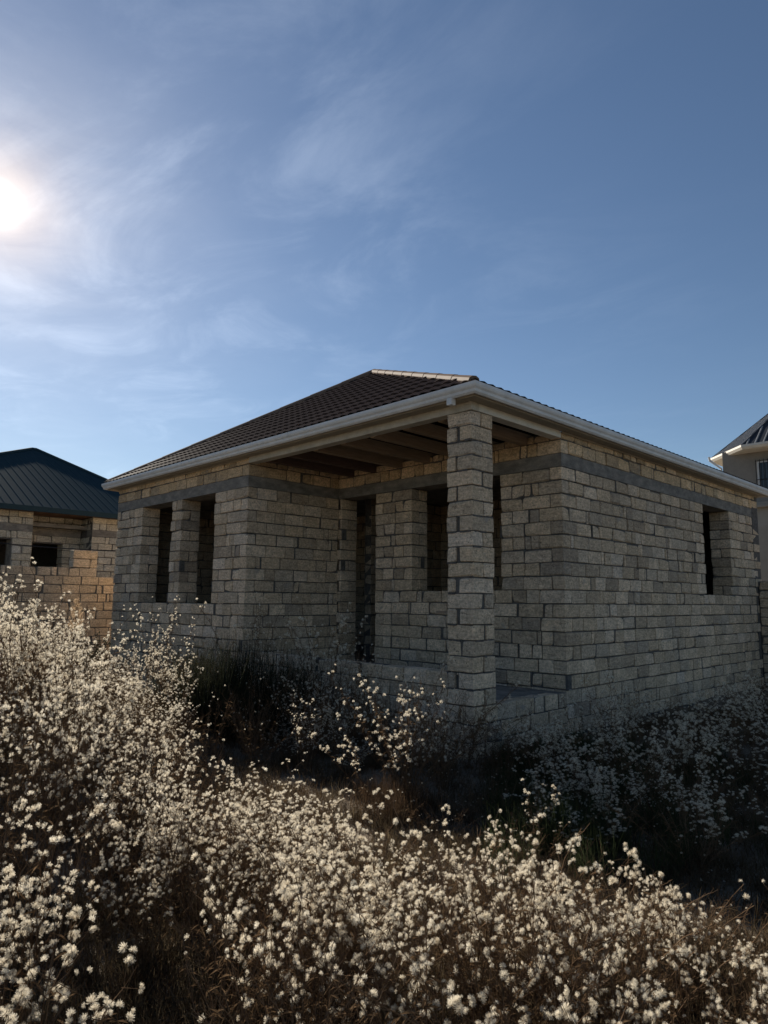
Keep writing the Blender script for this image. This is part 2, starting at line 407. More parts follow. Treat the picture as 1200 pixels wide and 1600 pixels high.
def lay_wall(w, out, s0, s1, zs, openings, e0, e1):
    """zs: descending row boundaries; openings (a,b,z0,z1)"""
    for r in range(len(zs) - 1):
        z1, z0 = zs[r], zs[r + 1]; zm = (z0 + z1) / 2
        cuts = sorted((a, b) for a, b, p, q in openings if p < zm < q)
        s = s0; e = e0
        for a, b in cuts: lay_row(w, out, s, a, z0, z1, r, e, 'free'); s = b; e = 'free'
        lay_row(w, out, s, s1, z0, z1, r, e, e1)
def core(w, mb, s0, s1, z0, z1, openings, inset=.021, i0=0., i1=0.):
    """mortar body of a wall, set back behind the block faces"""
    a0 = s0 + i0; a1 = s1 - i1; ops = sorted(openings); s = a0
    for a, b, p, q in ops:
        mb.box(*w.box(s, a - inset, inset, w.t - inset, z0, z1))
        mb.box(*w.box(a - inset, b + inset, inset, w.t - inset, z0, p - inset))
        if q < z1 - .02: mb.box(*w.box(a - inset, b + inset, inset, w.t - inset, q + inset, z1))
        s = b + inset
    mb.box(*w.box(s, a1, inset, w.t - inset, z0, z1))

# ------------------------------------------------------------------ the ground
R2 = Vector((0.7021, 0.7120)); F2 = Vector((-0.7120, 0.7021))
def cam_xy(a, d): return (CAM.x + R2.x * a + F2.x * d, CAM.y + R2.y * a + F2.y * d)
def ss(e0, e1, x):
    t = np.clip((x - e0) / (e1 - e0), 0, 1); return t * t * (3 - 2 * t)
def gh(x, y):
    """ground height"""
    x = np.asarray(x, float); y = np.asarray(y, float)
    a = (x - CAM.x) * R2.x + (y - CAM.y) * R2.y; d = (x - CAM.x) * F2.x + (y - CAM.y) * F2.y
    bank = .5 * ss(-1.3, -3.2, a) * ss(2.6, 4.6, d) * (1 - ss(8.0, 11.5, d))
    lump = .05 * np.sin(1.7 * x + .6 * y) * np.sin(1.3 * y - .4 * x + 1.0) + .025 * np.sin(4.1 * x + 2) * np.sin(3.7 * y)
    far = ss(60, 200, np.hypot(x, y))
    return bank + lump * (1 - far) * .8 - .03
def build_ground():
    g = np.concatenate([-np.geomspace(900, 14, 26), np.linspace(-13.5, 9, 181), np.geomspace(9.5, 900, 26)])
    h = np.concatenate([-np.geomspace(900, 10, 26), np.linspace(-9.5, 13, 181), np.geomspace(13.5, 900, 26)])
    X, Y = np.meshgrid(g, h, indexing='ij'); Z = gh(X, Y)
    n, k = X.shape; V = np.stack([X, Y, Z], -1).reshape(-1, 3)
    i = (np.arange(n - 1)[:, None] * k + np.arange(k - 1)[None]).ravel()
    me = mesh_np('ground', V, np.stack([i, i + k, i + k + 1, i + 1], 1), M['ground'], smooth=True)
    o = link(bpy.data.objects.new('ground', me)); tag(o, 'dark dry earth of the overgrown plot around the house', None, kind='structure'); return o
build_ground()

# ------------------------------------------------------------------ the stone house
U1, U2, V1, V2 = 4.826, 10.027, 2.053, 10.48
ZB0, ZB1, ZT, ZA, ZGT, ZF, ZP = 3.684, 3.877, 4.088, 4.19, 4.324, .922, .543
T = .40
house = empty('stone_house', (0, 0, 0), 'unfinished limestone block house with brown hip roof and corner porch', 'house')
HB = []     # (box, wall part, warm?)
w_front = Wall('x', 0.0, -1); w_back = Wall('x', V1, -1); w_pl = Wall('y', -U1, 1); w_right = Wall('y', 0.0, 1); w_left = Wall('y', -U2, -1)
op_front = [(-8.79, -7.50, ZB0 - 2.0, ZB0), (-7.10, -5.88, ZB0 - 2.0, ZB0)]
op_back = [(-4.74, -3.80, ZP, ZB0), (-2.91, -1.06, ZB0 - .195 * 9, ZB0)]
op_right = [(7.22, 8.64, ZB0 - .195 * 9, ZB0)]
zs20 = [ZB0 - .2 * i for i in range(20)]; zs195 = [ZB0 - .195 * i for i in range(20)]
zup = [ZA - .002, ZB1 + .2, ZB1]
def wall_part(name, w, s0, s1, ops, zs, e0, e1, i0=0., i1=0., ztop=ZA, lay=True):
    mb = MB(); core(w, mb, s0, s1, -.3, ZB0, ops, i0=i0, i1=i1)
    mb.box(*w.box(s0 + i0, s1 - i1, .017, w.t - .017, ZB1, ztop))
    o = mb.build(name, M['mortar'], house)
    for zz, warm in ((zs, 0), (zup, 1)):
        out = []; lay_wall(w, out, s0, s1, zz, ops if not warm else [], e0, e1)
        HB.extend((bx, o, warm) for bx in out)
    return o
p_front = wall_part('wall', w_front, -U2, -U1, op_front, zs20, ('corner', 0), ('corner', 1), .017, .017)
p_left = wall_part('wall', w_left, 0, V2, [], zs20, ('corner', 1), ('corner', 0), .39, .017)
p_pl = wall_part('wall', w_pl, 0, V1, [], zs20, ('corner', 0), 'butt', .39, 0)
p_back = wall_part('wall', w_back, -U1, 0, op_back, zs195, 'butt', ('corner', 0), 0, .017)
p_right = wall_part('wall', w_right, V1, V2, op_right, zs195, ('corner', 1), ('corner', 0), .39, .017)
p_front['label'] = 'stone front wall with two tall window openings'; p_right['label'] = 'long stone side wall with one window opening'
p_back['label'] = 'stone wall at the back of the porch with doorway and window opening'; p_pl['label'] = 'plain stone wall at the left of the porch'
p_left['label'] = 'stone wall on the sunny side of the house'
MB().box(-U2, 0, V2 - T, V2, -.3, ZA).build('wall', M['mortar'], house)['label'] = 'rear wall of the house'
# poured concrete band above the openings
for bx in ((-U2, -U1, .003, T), (-U1 - T, -U1 - .003, T, V1), (-U1, 0, V1 + .003, V1 + T), (-T, -.003, V1 + T, V2), (-U2 + .003, -U2 + T, T, V2 - T)):
    o = MB().box(*bx, ZB0 + .001, ZB1 - .001).build('concrete_band', M['concrete'], house)
# rooms: floor, unseen ceiling added to block light, block partitions
MB().box(-U2 + T, -U1 - T, T, V2 - T, -.2, .5).box(-U1 - T, -T, V1 + T, V2 - T, -.2, .502).build('room_floor', M['concrete'], house)
MB().box(-U2 + T, -U1 - T, T, V2 - T, 3.90, 4.0).box(-U1 - T + .001, -T, V1 + T, V2 - T, 3.903, 4.003).build('ceiling_slab', M['concrete'], house)
w_part = Wall('x', 5.2, -1, .2); w_part2 = Wall('y', -U1 - T - .02, -1, .2); w_inl = Wall('y', -U2 + T, 1, .2); w_part3 = Wall('y', -4.95, 1, .2)
mb = MB().box(-U2 + T, -T, 5.217, 5.4, .5, 3.9); mb.box(-5.15, -4.967, V1 + T + .6, 5.2, .5, 3.9); mb.build('partition', M['mortar'], house)
inner = []
for w, s0, s1 in ((w_part, -U2 + T, -T), (w_inl, T, 5.2), (w_part3, V1 + T + .6, 5.2)):
    lay_wall(w, inner, s0, s1, [3.88 - .2 * i for i in range(17)], [], 'butt', 'butt')

# porch: platform, low front wall, pillar, beams, joists
o = MB().box(-U1, -.017, .21, V1, -.3, ZP - .01).build('porch_floor', M['concrete'], house)
mb = MB().box(-U1, -.4, .017, .2, -.3, ZF - .012); p_plinth = mb.build('porch_wall', M['mortar'], house); p_plinth['label'] = 'low stone wall along the front of the porch'
w_pf = Wall('x', 0.0, -1, .2)
out = []; zpl = [ZF, ZF - .19, ZP + .0, ZP - .205, ZP - .41, ZP - .61]
lay_wall(w_pf, out, -U1, -.40, zpl, [], 'butt', 'butt'); HB += [(bx, p_plinth, 0) for bx in out]
out = []
for r in range(3): lay_row(Wall('y', .004, 1, .2), out, .46, V1 - .01, [ZP - .205, ZP - .41, ZP - .61][r], [ZP, ZP - .205, ZP - .41][r], r, 'butt', 'butt')
mb = MB().box(-.2, -.016, .4, V1, -.3, ZP - .012); p_step = mb.build('porch_wall', M['mortar'], house); p_step['label'] = 'stone edge of the porch floor on the open side'
HB += [(bx, p_step, 0) for bx in out]
PW, PD = .39, .42
pillar = MB().box(-PW + .02, -.02, .02, PD - .02, -.3, ZT).build('pillar', M['mortar'], house); pillar['label'] = 'square stone pillar at the porch corner'
nz = 17; pit = (ZT - ZF) / nz
rows = [(ZT - pit * (i + 1), ZT - pit * i, 0.) for i in range(nz)] + [(ZF - .19, ZF, 0.004), (ZP, ZF - .19, .004), (ZP - .205, ZP, .03), (ZP - .41, ZP - .205, .055), (ZP - .63, ZP - .41, .06)]
for i, (z0, z1, ex) in enumerate(rows):
    j = lambda k=.008: random.uniform(-k, k)
    za, zb = z0 + .008 + j(.004), z1 - .008 + j(.004); x1 = ex + j(); y0 = -ex + j()
    if i % 2 == 0:
        m_ = .19 + j(.02)
        HB.append(((-PW - ex + j(), x1, y0, m_, za, zb), pillar, 0))
        HB.append(((-PW - ex + j(), x1 + j(), m_ + random.choice((.02, .05)), PD + ex + j(), za, zb), pillar, 0))
    else:
        m_ = .20 + j(.03)
        HB.append(((-m_, x1, y0, PD + ex + j(), za, zb), pillar, 0))
        HB.append(((-PW - ex + j(), -m_ - random.choice((.025, .06)), y0 + j(), PD + ex, za, zb), pillar, 0))
# mortar dabs that fill some joints nearly flush
mb = MB()
for bx, o, warm in random.sample(HB, 230):
    if project_area(bx) < 40: continue
    x0, x1, y0, y1, z0, z1 = bx
    if o in (p_front, p_back, p_plinth): 
        xx = random.choice((x0, x1)); ww = random.uniform(.012, .03); mb.box(xx - ww, xx + ww, y0 + random.uniform(-.002, .008), y0 + .1, z0 - .006, z1 + .006)
    elif o in (p_right, p_pl):
        yy = random.choice((y0, y1)); ww = random.uniform(.012, .03); mb.box(x1 - .1, x1 + random.uniform(-.008, .002), yy - ww, yy + ww, z0 - .006, z1 + .006)
for bx, o, warm in HB:
    if o is not pillar or random.random() < .35: continue
    x0, x1, y0, y1, z0, z1 = bx
    for _ in range(2):
        l = random.uniform(.04, .16); s = random.uniform(x0, max(x0, x1 - l)); mb.box(s, min(s + l, x1), y0 + random.uniform(-.004, .008), y0 + .05, z0 - .022, z0 + random.uniform(-.004, .006))
        l = random.uniform(.04, .16); s = random.uniform(y0, max(y0, y1 - l)); mb.box(x1 - .05, x1 + random.uniform(-.008, .004), s, min(s + l, y1), z0 - .022, z0 + random.uniform(-.004, .006))
mb.build('mortar_dab', M['mortar'], house)['kind'] = 'stuff'
# blocks: the 300 that show largest are parts, the rest joined
area = [project_area(b_[0]) for b_ in HB]
order = sorted(range(len(HB)), key=lambda i: -area[i]); big = set(order[:300]); rest = []
for i, (bx, o, warm) in enumerate(HB):
    tone = min(1, max(0, random.gauss(.6, .28)))
    if i in big: block_object('stone_block', bx, tone, M['stone_warm'] if warm else M['stone'], o, (0, 0, 0), .75)
    else: rest.append((bx, tone, warm))
rest += [(bx, random.gauss(.2, .12), 0) for bx in inner]  # partition blocks toned darker: the rooms' shade is put into their colour
o = block_joined('stone_blockwork', rest, house, (0, 0, 0), [M['stone'], M['stone_warm']]); o['kind'] = 'stuff'; o['label'] = 'remaining limestone blocks of the walls'

o = MB().box(-U1 + .001, .004, -.004, .15, ZT, ZA).build('beam', M['beam'], house, bevel=.004); o['label'] = 'stained pale beam casing across the porch front'
o = MB().box(-.15, .005, .151, V1, ZT + .002, ZA).build('beam', M['cream'], house, bevel=.004); o['label'] = 'clean cream beam casing on the open porch side'
for i, u in enumerate((.62, 1.25, 1.9, 2.55, 3.2, 3.85, 4.45)):
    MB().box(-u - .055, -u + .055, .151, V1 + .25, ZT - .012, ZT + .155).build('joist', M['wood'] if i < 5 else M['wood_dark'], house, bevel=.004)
MB().box(-.75, -.40, .20, .26, 1.60, 1.635).build('timber_peg', M['wood'], house)

# soffit, fascia, gutter
E = .273
GX = .105      # gutter width
S0 = E - GX    # fascia line
MB().box(-U2 - S0, S0, -S0, 0, ZA, ZA + .012).box(0, S0, .001, V2 + S0, ZA, ZA + .012).box(-U2 - S0, -U2, .001, V2 + S0, ZA, ZA + .012).build('soffit', M['soffit'], house)
MB().box(-U2 - .02, -U1 - .02, -.022, -.002, ZA - .028, ZA - .002).build('soffit_trim', M['soffit'], house)
MB().box(.002, .022, V1 + .02, V2 + .02, ZA - .028, ZA - .002).build('soffit_trim', M['soffit'], house)
MB().box(-U2 - S0, S0, -S0 - .015, -S0, ZA - .012, ZA + .13).box(S0, S0 + .015, -S0 - .015, V2 + S0, ZA - .012, ZA + .13).box(-U2 - S0 - .015, -U2 - S0, -S0 - .015, V2 + S0, ZA - .012, ZA + .13).build('fascia', M['soffit'], house)
prof = [(0.0, .128), (0.0, 0.018), (.022, 0.006), (.055, 0.0), (.074, .022), (.080, .052), (.097, .075), (.105, .100), (.105, .134), (.098, .134), (.098, .104), (.088, .080), (.072, .056), (.066, .03), (.052, .010), (.024, .014), (.006, .024), (.006, .128)]
def gutter(corners, name):
    mb = MB(); k = len(prof); g0 = ZGT - .134; n0 = 0
    for (x, y, dx, dy) in corners:
        for (o_, h) in prof: mb.v.append((x + dx * o_, y + dy * o_, g0 + h))
    for i in range(len(corners) - 1):
        for j in range(k):
            j2 = (j + 1) % k; mb.f.append((i * k + j, i * k + j2, (i + 1) * k + j2, (i + 1) * k + j))
    mb.f.append(tuple(range(k))); mb.f.append(tuple((len(corners) - 1) * k + j for j in range(k))[::-1])
    return mb.build(name, M['white'], house)
q = S0 + .016
gut = gutter([(-U2 - q, V2 + q, -1, 1), (-U2 - q, -q, -1, -1), (q, -q, 1, -1), (q, V2 + q, 1, 1)], 'gutter')
for s in (-8.2, -6.1, -3.4):
    MB().prism([(s, -q - o_ * 1.0 - (.003 if o_ > .02 else 0), ZGT - .134 + h - (.003 if h < .05 else -.001)) for o_, h in prof[1:10]], (.05, 0, 0)).build('gutter_joint', M['white'], gut)
for s in (3.3, 6.0, 8.4):
    MB().prism([(q + o_ + (.003 if o_ > .02 else 0), s, ZGT - .134 + h - (.003 if h < .05 else -.001)) for o_, h in prof[1:10]], (0, .05, 0)).build('gutter_joint', M['white'], gut)
MB().box(-.165, -.085, -q - .092, -q - .012, ZGT - .215, ZGT - .128).build('gutter_outlet', M['white'], house, bevel=.004)

# roof
APX = Vector((-5.01, 3.13, 6.50)); APX2 = Vector((-5.01, 7.35, 6.50)); ev = .235; ZE = ZGT + .006
c_fr = Vector((ev, -ev, ZE)); c_fl = Vector((-U2 - ev, -ev, ZE)); c_br = Vector((ev, V2 + ev, ZE)); c_bl = Vector((-U2 - ev, V2 + ev, ZE))
def tile_face(name, e0, e1, t0, t1, wave=.17, step=.30, amp=.020, sub=6):
    """pressed tile sheet between eave e0-e1 and top t0-t1"""
    ex = (e1 - e0).normalized(); mid = (t0 + t1) / 2; foot = e0 + ex * (mid - e0).dot(ex); up = (mid - foot); Ls = up.length; up.normalize(); nr = ex.cross(up)
    if nr.z < 0: nr = -nr
    W_ = (e1 - e0).length; ta, tb = (t0 - e0).dot(ex), (t1 - e0).dot(ex)
    if ta > tb: ta, tb = tb, ta
    ns = int(Ls / step); rowsT = []
    for i in range(ns + 1):
        a = i * step; b_ = min((i + 1) * step, Ls)
        if b_ - a < .02: break
        rowsT += [(a, .022), (a + .006, .022), (b_, .0)] if i else [(0, .022), (b_, 0.)]
    nx = int(W_ / wave * sub); V = []; F_ = []
    for (t, hh) in rowsT:
        f = t / Ls; lo = ta * f; hi = W_ + (tb - W_) * f
        for k in range(nx + 1):
            s = min(max(W_ * k / nx, lo), hi)
            w_ = amp * (.5 + .5 * math.cos(2 * math.pi * s / wave)) ** .7
            p = e0 + ex * s + up * t + nr * (w_ + hh); V.append(tuple(p))
    F_ = []
    for r in range(len(rowsT) - 1):
        for k in range(nx):
            a = r * (nx + 1) + k
            if (Vector(V[a]) - Vector(V[a + 1])).length < 1e-5 and (Vector(V[a + nx + 1]) - Vector(V[a + nx + 2])).length < 1e-5: continue
            F_.append((a, a + 1, a + nx + 2, a + nx + 1))
    me = bpy.data.meshes.new(name); me.from_pydata(V, [], F_); me.materials.append(M['roof']); me.update()
    me.polygons.foreach_set('use_smooth', [True] * len(F_))
    try: me.set_sharp_from_angle(angle=math.radians(35))
    except Exception: pass
    return link(bpy.data.objects.new(name, me), house)
roof = tile_face('roof', c_fl, c_fr, APX, APX); roof['label'] = 'brown pressed tile roof face above the front'
tile_face('roof', c_fr, c_br, APX, APX2, sub=4); tile_face('roof', c_bl, c_fl, APX2, APX, sub=4)
MB().poly(c_br, c_bl, APX2).build('roof', M['roof'], house)
def cap(name, a, b, r=.075):
    n = 9; mb = MB(); d = b - a
    for i in range(n):
        p0 = a + d * (i / n); p1 = a + d * ((i + 1.03) / n)
        mb2 = MB(); up_ = Vector((0, 0, .02)); mb2.tube([p0 + up_, p1 + up_], [r, r * .92], 10); mb2.build(name, M['cap'], house, smooth=False)
cap('hip_cap', c_fr + Vector((-.05, .05, .0)), APX); cap('hip_cap', c_fl + Vector((.05, .05, .0)), APX); cap('ridge_cap', APX, APX2)

# ------------------------------------------------------------------ boundary wall on the left
fence = empty('boundary_wall', (-11.5, 0, 0), 'weathered stone boundary wall with a stub pier beyond the left house corner', 'wall')
w_f = Wall('y', -11.5, 1, .22)
mb = MB().box(-11.70, -11.517, -6.0, -.02, -.3, 2.46).box(-11.70, -11.517, -.02, 3.6, -.3, 2.26); fcore = mb.build('mortar_core', M['mortar'], fence)
fb = []
zf = [2.47 - .2 * i for i in range(14)]
lay_wall(w_f, fb, -6.0, 0.20, zf[:2], [], 'butt', 'free'); lay_wall(w_f, fb, -6.0, 3.6, zf[1:], [], 'butt', 'butt')
for k in range(2):
    z0 = 2.475 + .21 * k; fb.append((-11.72, -11.49, -.36, .02 if k == 0 else .2, z0 + .006, z0 + .205))
    if k == 0: fb.append((-11.72, -11.49, .035, .2, z0 + .006, z0 + .205))
for bx in fb:
    if project_area(bx) > 60 and bx[2] < 1.0 and bx[4] > .3: block_object('stone_block', bx, min(1, max(0, random.gauss(.58, .18))), M['stone'], fence, (-11.5, 0, 0))
restf = [(bx, random.gauss(.55, .18), 0) for bx in fb if not (project_area(bx) > 60 and bx[2] < 1.0 and bx[4] > .3)]
o = block_joined('stone_blockwork', restf, fence, (-11.5, 0, 0), [M['stone']]); o['kind'] = 'stuff'

# ------------------------------------------------------------------ neighbour house on the left
nh = empty('neighbour_house', (-15, 0, 0), 'unfinished stone house with dark green sheet roof at the left edge', 'house')
NO = (-15, 0, 0); UX = 15.0
nb = []; mb = MB()
wN = Wall('y', -UX, 1); wNr = Wall('y', -UX - .85, 1); ZE2 = 4.12
opsN = [(-1.62, -.68, 2.2, 3.3)]; opsNr = [(.08, .92, 2.2, 3.30)]
zN = [3.55 - .2 * i for i in range(18)]; zNu = [4.1, 3.93, 3.74]
core(wN, mb, -4.5, -.20, -.2, ZE2, opsN); core(wN, mb, 1.42, 4.3, -.2, ZE2, []); core(wNr, mb, -.2, 1.42, -.2, ZE2, opsNr)
mb.box(-UX - .85, -UX - .4, -.6, -.217, -.2, ZE2).box(-UX - .85, -UX - .4, 1.437, 1.83, -.2, ZE2)
mb.build('wall', M['mortar'], nh)
for w, s0, s1, ops, e0, e1 in ((wN, -4.5, -.20, opsN, 'butt', 'free'), (wN, 1.42, 4.3, [], 'free', 'butt'), (wNr, -.2, 1.42, opsNr, 'butt', 'butt')):
    lay_wall(w, nb, s0, s1, zN, ops, e0, e1); lay_wall(w, nb, s0, s1, zNu, [], e0, e1)
wNs = Wall('x', 1.42, -1, .4); lay_wall(wNs, nb, -UX - .85, -UX - .19, zN, [], 'butt', 'butt'); lay_wall(wNs, nb, -UX - .85, -UX - .19, zNu, [], 'butt', 'butt')
vis = [bx for bx in nb if project_area(bx) > 55 and bx[4] > 2.0]; oth = [bx for bx in nb if not (project_area(bx) > 55 and bx[4] > 2.0)]
for bx in vis: block_object('stone_block', bx, min(1, max(0, random.gauss(.68, .15))), M['stone_hazed'], nh, NO)
o = block_joined('stone_blockwork', [(bx, random.gauss(.65, .15), 0) for bx in oth], nh, NO, [M['stone_hazed']]); o['kind'] = 'stuff'
mb = MB().box(-UX - .38, -UX + .004, -4.5, -.196, 3.552, 3.738).box(-UX - .38, -UX + .004, 1.416, 4.3, 3.552, 3.738).box(-UX - 1.2, -UX - .846, -.2, 1.416, 3.552, 3.738); mb.build('concrete_band', M['concrete'], nh)
MB().box(-UX - .4, -UX - .02, -.70, -.22, 2.0, 3.55).build('lintel_pier', M['concrete'], nh)
MB().box(-UX - 6, -UX - 1.3, -4.5, 4.3, -.2, .4).build('room_floor', M['concrete'], nh); MB().box(-UX - 4.3, -UX - .4, -4.6, 4.3, 3.76, 3.86).build('ceiling_slab', M['concrete'], nh)
MB().box(-UX - 4.2, -UX - 4, -4.5, 4.3, -.2, 3.8).build('partition', M['mortar'], nh)
MB().box(-UX - 9.6, -UX - 9.2, -4.5, 4.3, -.2, 4.1).box(-UX - 9.2, -UX - .4, 3.9, 4.3, -.2, 4.1).build('wall', M['mortar'], nh)
# roof: hip, running sheet ribs
A1 = Vector((-20.0, 1.15, 6.85)); A2 = Vector((-20.0, 1.3, 6.85)); zN0 = 4.20
n1 = Vector((-UX + .45, -5.0, zN0)); n2 = Vector((-UX + .45, 4.7, zN0)); n3 = Vector((-25.0, 4.7, zN0)); n4 = Vector((-25.0, -5.0, zN0))
def rib_face(e0, e1, t0, t1, name, mat, par, pitch=.24, rh=.006, seam=None):
    mb = MB(); mb.poly(e0, e1, t1, t0) if (t0 - t1).length > 1e-4 else mb.poly(e0, e1, t0)
    o = mb.build(name, mat, par)
    ex = (e1 - e0).normalized(); W_ = (e1 - e0).length; mid = (t0 + t1) / 2; foot = e0 + ex * (mid - e0).dot(ex); up = mid - foot; nr = ex.cross(up).normalized()
    if nr.z < 0: nr = -nr
    ta, tb = (t0 - e0).dot(ex), (t1 - e0).dot(ex); mb = MB(); s = pitch / 2
    while s < W_:
        f = 1.0
        if s < ta: f = s / ta
        elif s > tb: f = (W_ - s) / (W_ - tb)
        p0 = e0 + ex * s; p1 = p0 + up * f
        if f > .03: mb.prism([p0 - ex * .03, p0 + ex * .03, p0 + ex * .015 + nr * rh, p0 - ex * .015 + nr * rh], p1 - p0)
        s += pitch
    mb.build('sheet_rib', seam or mat, o)
    return o
rib_face(n1, n2, A1, A2, 'roof', M['roof_blue'], nh); rib_face(n4, n1, A1, A1, 'roof', M['roof_blue'], nh); rib_face(n2, n3, A2, A2, 'roof', M['roof_blue'], nh)
MB().poly(n3, n4, A1, A2).build('roof', M['roof_blue'], nh)
mb = MB().tube([n1, A1], .07, 6); mb.build('hip_cap', M['roof_blue'], nh); MB().tube([A1, A2], .07, 6).build('ridge_cap', M['roof_blue'], nh); MB().tube([n2, A2], .07, 6).build('hip_cap', M['roof_blue'], nh)
MB().box(-UX + .40, -UX + .46, -5.0, 4.7, zN0 - .13, zN0 + .01).build('fascia', M['roof_blue'], nh)
MB().box(-UX - 1.3, -UX + .40, -5.0, 4.7, zN0 - .09, zN0 - .075).build('soffit', M['eave_brown'], nh)

# ------------------------------------------------------------------ tower house, right
tc = Vector((-1.54, 20.9)); TR, TH = 2.9, 2.0
tw = empty('tower_house', (tc.x, tc.y, 0), 'grey rendered house with faceted seamed dark roof behind the right eave', 'house')
def ring(r, z, n=8):
    a0 = math.radians(22.5)
    return [Vector((tc.x + r * math.cos(a0 + 2 * math.pi * i / n), tc.y + r * math.sin(a0 + 2 * math.pi * i / n), z)) for i in range(n)]
def loft(rs, mat, name, parent, close=True):
    mb = MB(); n = len(rs[0])
    for r in rs: mb.v += [tuple(p) for p in r]
    for i in range(len(rs) - 1):
        for j in range(n): mb.f.append((i * n + j, i * n + (j + 1) % n, (i + 1) * n + (j + 1) % n, (i + 1) * n + j))
    if close: mb.f.append(tuple(range(n))[::-1]); mb.f.append(tuple((len(rs) - 1) * n + j for j in range(n)))
    return mb.build(name, mat, parent)
tx0, tx1, ty0, ty1 = tc.x - TH, tc.x + TH, tc.y - TH, tc.y + TH
MB().box(tx0 + .02, tx1 + 6, ty0 + .02, ty1, -.2, 5.02).build('wall', M['plaster_light'], tw)['label'] = 'pale lower storey wall'
MB().box(tx0 - .16, tx1 + 6.1, ty0 - .16, ty1, 5.02, 5.10).box(tx0 - .10, tx1 + 6.1, ty0 - .10, ty1, 5.10, 5.2).build('cornice', M['plaster_light'], tw, bevel=.01)
MB().box(tx0, tx1, ty0, ty1, 5.2, 7.10).build('wall', M['plaster'], tw)['label'] = 'grey rendered upper storey of the tower'
loft([ring(1.8, 7.02), ring(TR - .1, 6.98), ring(TR - .1, 7.03), ring(1.8, 7.12)], M['eave_brown'], 'soffit', tw)
loft([ring(TR - .1, 6.95), ring(TR, 6.97), ring(TR + .06, 7.05), ring(TR + .06, 7.12), ring(TR - .1, 7.13)], M['cream'], 'gutter', tw)
apex = Vector((tc.x, tc.y, 9.35)); rr = ring(TR - .02, 7.12)
for i in range(8):
    e0, e1 = rr[i], rr[(i + 1) % 8]; rib_face(e0, e1, apex, apex, 'roof', M['roof_grey'], tw, .26, .03, M['seam'])
    MB().tube([e0, apex], .045, 5).build('hip_cap', M['roof_grey'], tw)
def window_at(x0, x1, z0, z1, yf):
    f = MB()
    for a, b_, c, d_ in ((x0, x0 + .06, z0, z1), (x1 - .06, x1, z0, z1), (x0 + .06, x1 - .06, z0, z0 + .06), (x0 + .06, x1 - .06, z1 - .06, z1), ((x0 + x1) / 2 - .025, (x0 + x1) / 2 + .025, z0 + .06, z1 - .06)):
        f.box(a, b_, yf - .05, yf, c, d_)
    wo = f.build('window', M['white'], tw)
    MB().box(x0 + .05, x1 - .05, yf - .02, yf - .005, z0 + .05, z1 - .05).build('pane', M['glass'], wo)
    gr = MB()
    for q_ in range(10): xx = x0 - .02 + (x1 - x0 + .04) * q_ / 9; gr.box(xx - .009, xx + .009, yf - .10, yf - .082, z0 - .05, z1 + .05)
    for z in (z0, z0 + .45 * (z1 - z0), z1): gr.box(x0 - .04, x1 + .04, yf - .081, yf - .07, z - .01, z + .01)
    gr.build('window_grille', M['black_metal'], wo)
window_at(-2.42, -1.35, 5.45, 6.62, ty0)
MB().tube([(tx0 - .42, ty0 - .1, 6.98), (tx0 - .40, ty0 - .08, 6.85), (tx0 - .05, ty0 - .02, 6.52), (tx0 - .05, ty0 - .02, 5.2)], .04, 8).build('downpipe', M['white'], tw)

# right hand block wall behind the house corner
rf = empty('garden_wall', (1.6, 10.2, 0), 'rough stone garden wall joined to the rear right corner of the house', 'wall')
wr_ = Wall('x', 10.2, -1, .22); rb = []
MB().box(.01, 3.6, 10.217, 10.4, -.3, 2.25).build('mortar_core', M['mortar'], rf)
lay_wall(wr_, rb, .02, 3.6, [2.27 - .2 * i for i in range(12)], [], 'butt', 'butt')
for bx in rb:
    if project_area(bx) > 30: block_object('stone_block', bx, random.gauss(.4, .12), M['stone'], rf, (1.6, 10.2, 0), 1.8)
o = block_joined('stone_blockwork', [(bx, random.gauss(.4, .12), 0) for bx in rb if project_area(bx) <= 30], rf, (1.6, 10.2, 0), [M['stone']]); o['kind'] = 'stuff'

# overhead cables
def cable(p0, p1, sag, label):
    pts = [Vector(p0).lerp(Vector(p1), t / 16) - Vector((0, 0, sag * 4 * (t / 16) * (1 - t / 16))) for t in range(17)]
    o = MB().tube(pts, .013, 5).build('cable', M['cable']); tag(o, label, 'cable')
cable((-13.6, -4.2, 3.35), (-13.4, 4.6, 3.30), .28, 'thin dark cable slung past the left neighbour house')

# ------------------------------------------------------------------ plants
def tri_tubes(paths, rads):
    """list of (k,3) polylines -> three sided tubes"""
    V = []; F_ = []; n0 = 0
    for P, r in zip(paths, rads):
        P = np.asarray(P); k = len(P); t = np.gradient(P, axis=0); t /= np.linalg.norm(t, axis=1)[:, None] + 1e-9
        a = np.cross(t, np.array([.3, .2, .93])); a /= np.linalg.norm(a, axis=1)[:, None] + 1e-9; b = np.cross(t, a)
        rr = np.linspace(r, r * .45, k)[:, None]
        ringv = np.stack([P + rr * (a * math.cos(q) + b * math.sin(q)) for q in (0, 2.094, 4.189)], 1)
        V.append(ringv.reshape(-1, 3))
        i = (np.arange(k - 1) * 3)[:, None]; j = np.arange(3)[None]; j2 = (j + 1) % 3
        F_.append((n0 + np.stack([i + j, i + j2, i + 3 + j2, i + 3 + j], -1)).reshape(-1, 4)); n0 += 3 * k
    return np.concatenate(V), np.concatenate(F_)
def fib_dirs(n, zmin=-.45):
    i = np.arange(n) + .5; z = 1 - (1 - zmin) * i / n; ph = i * 2.39996; r = np.sqrt(1 - z * z)
    return np.stack([r * np.cos(ph), r * np.sin(ph), z], 1)
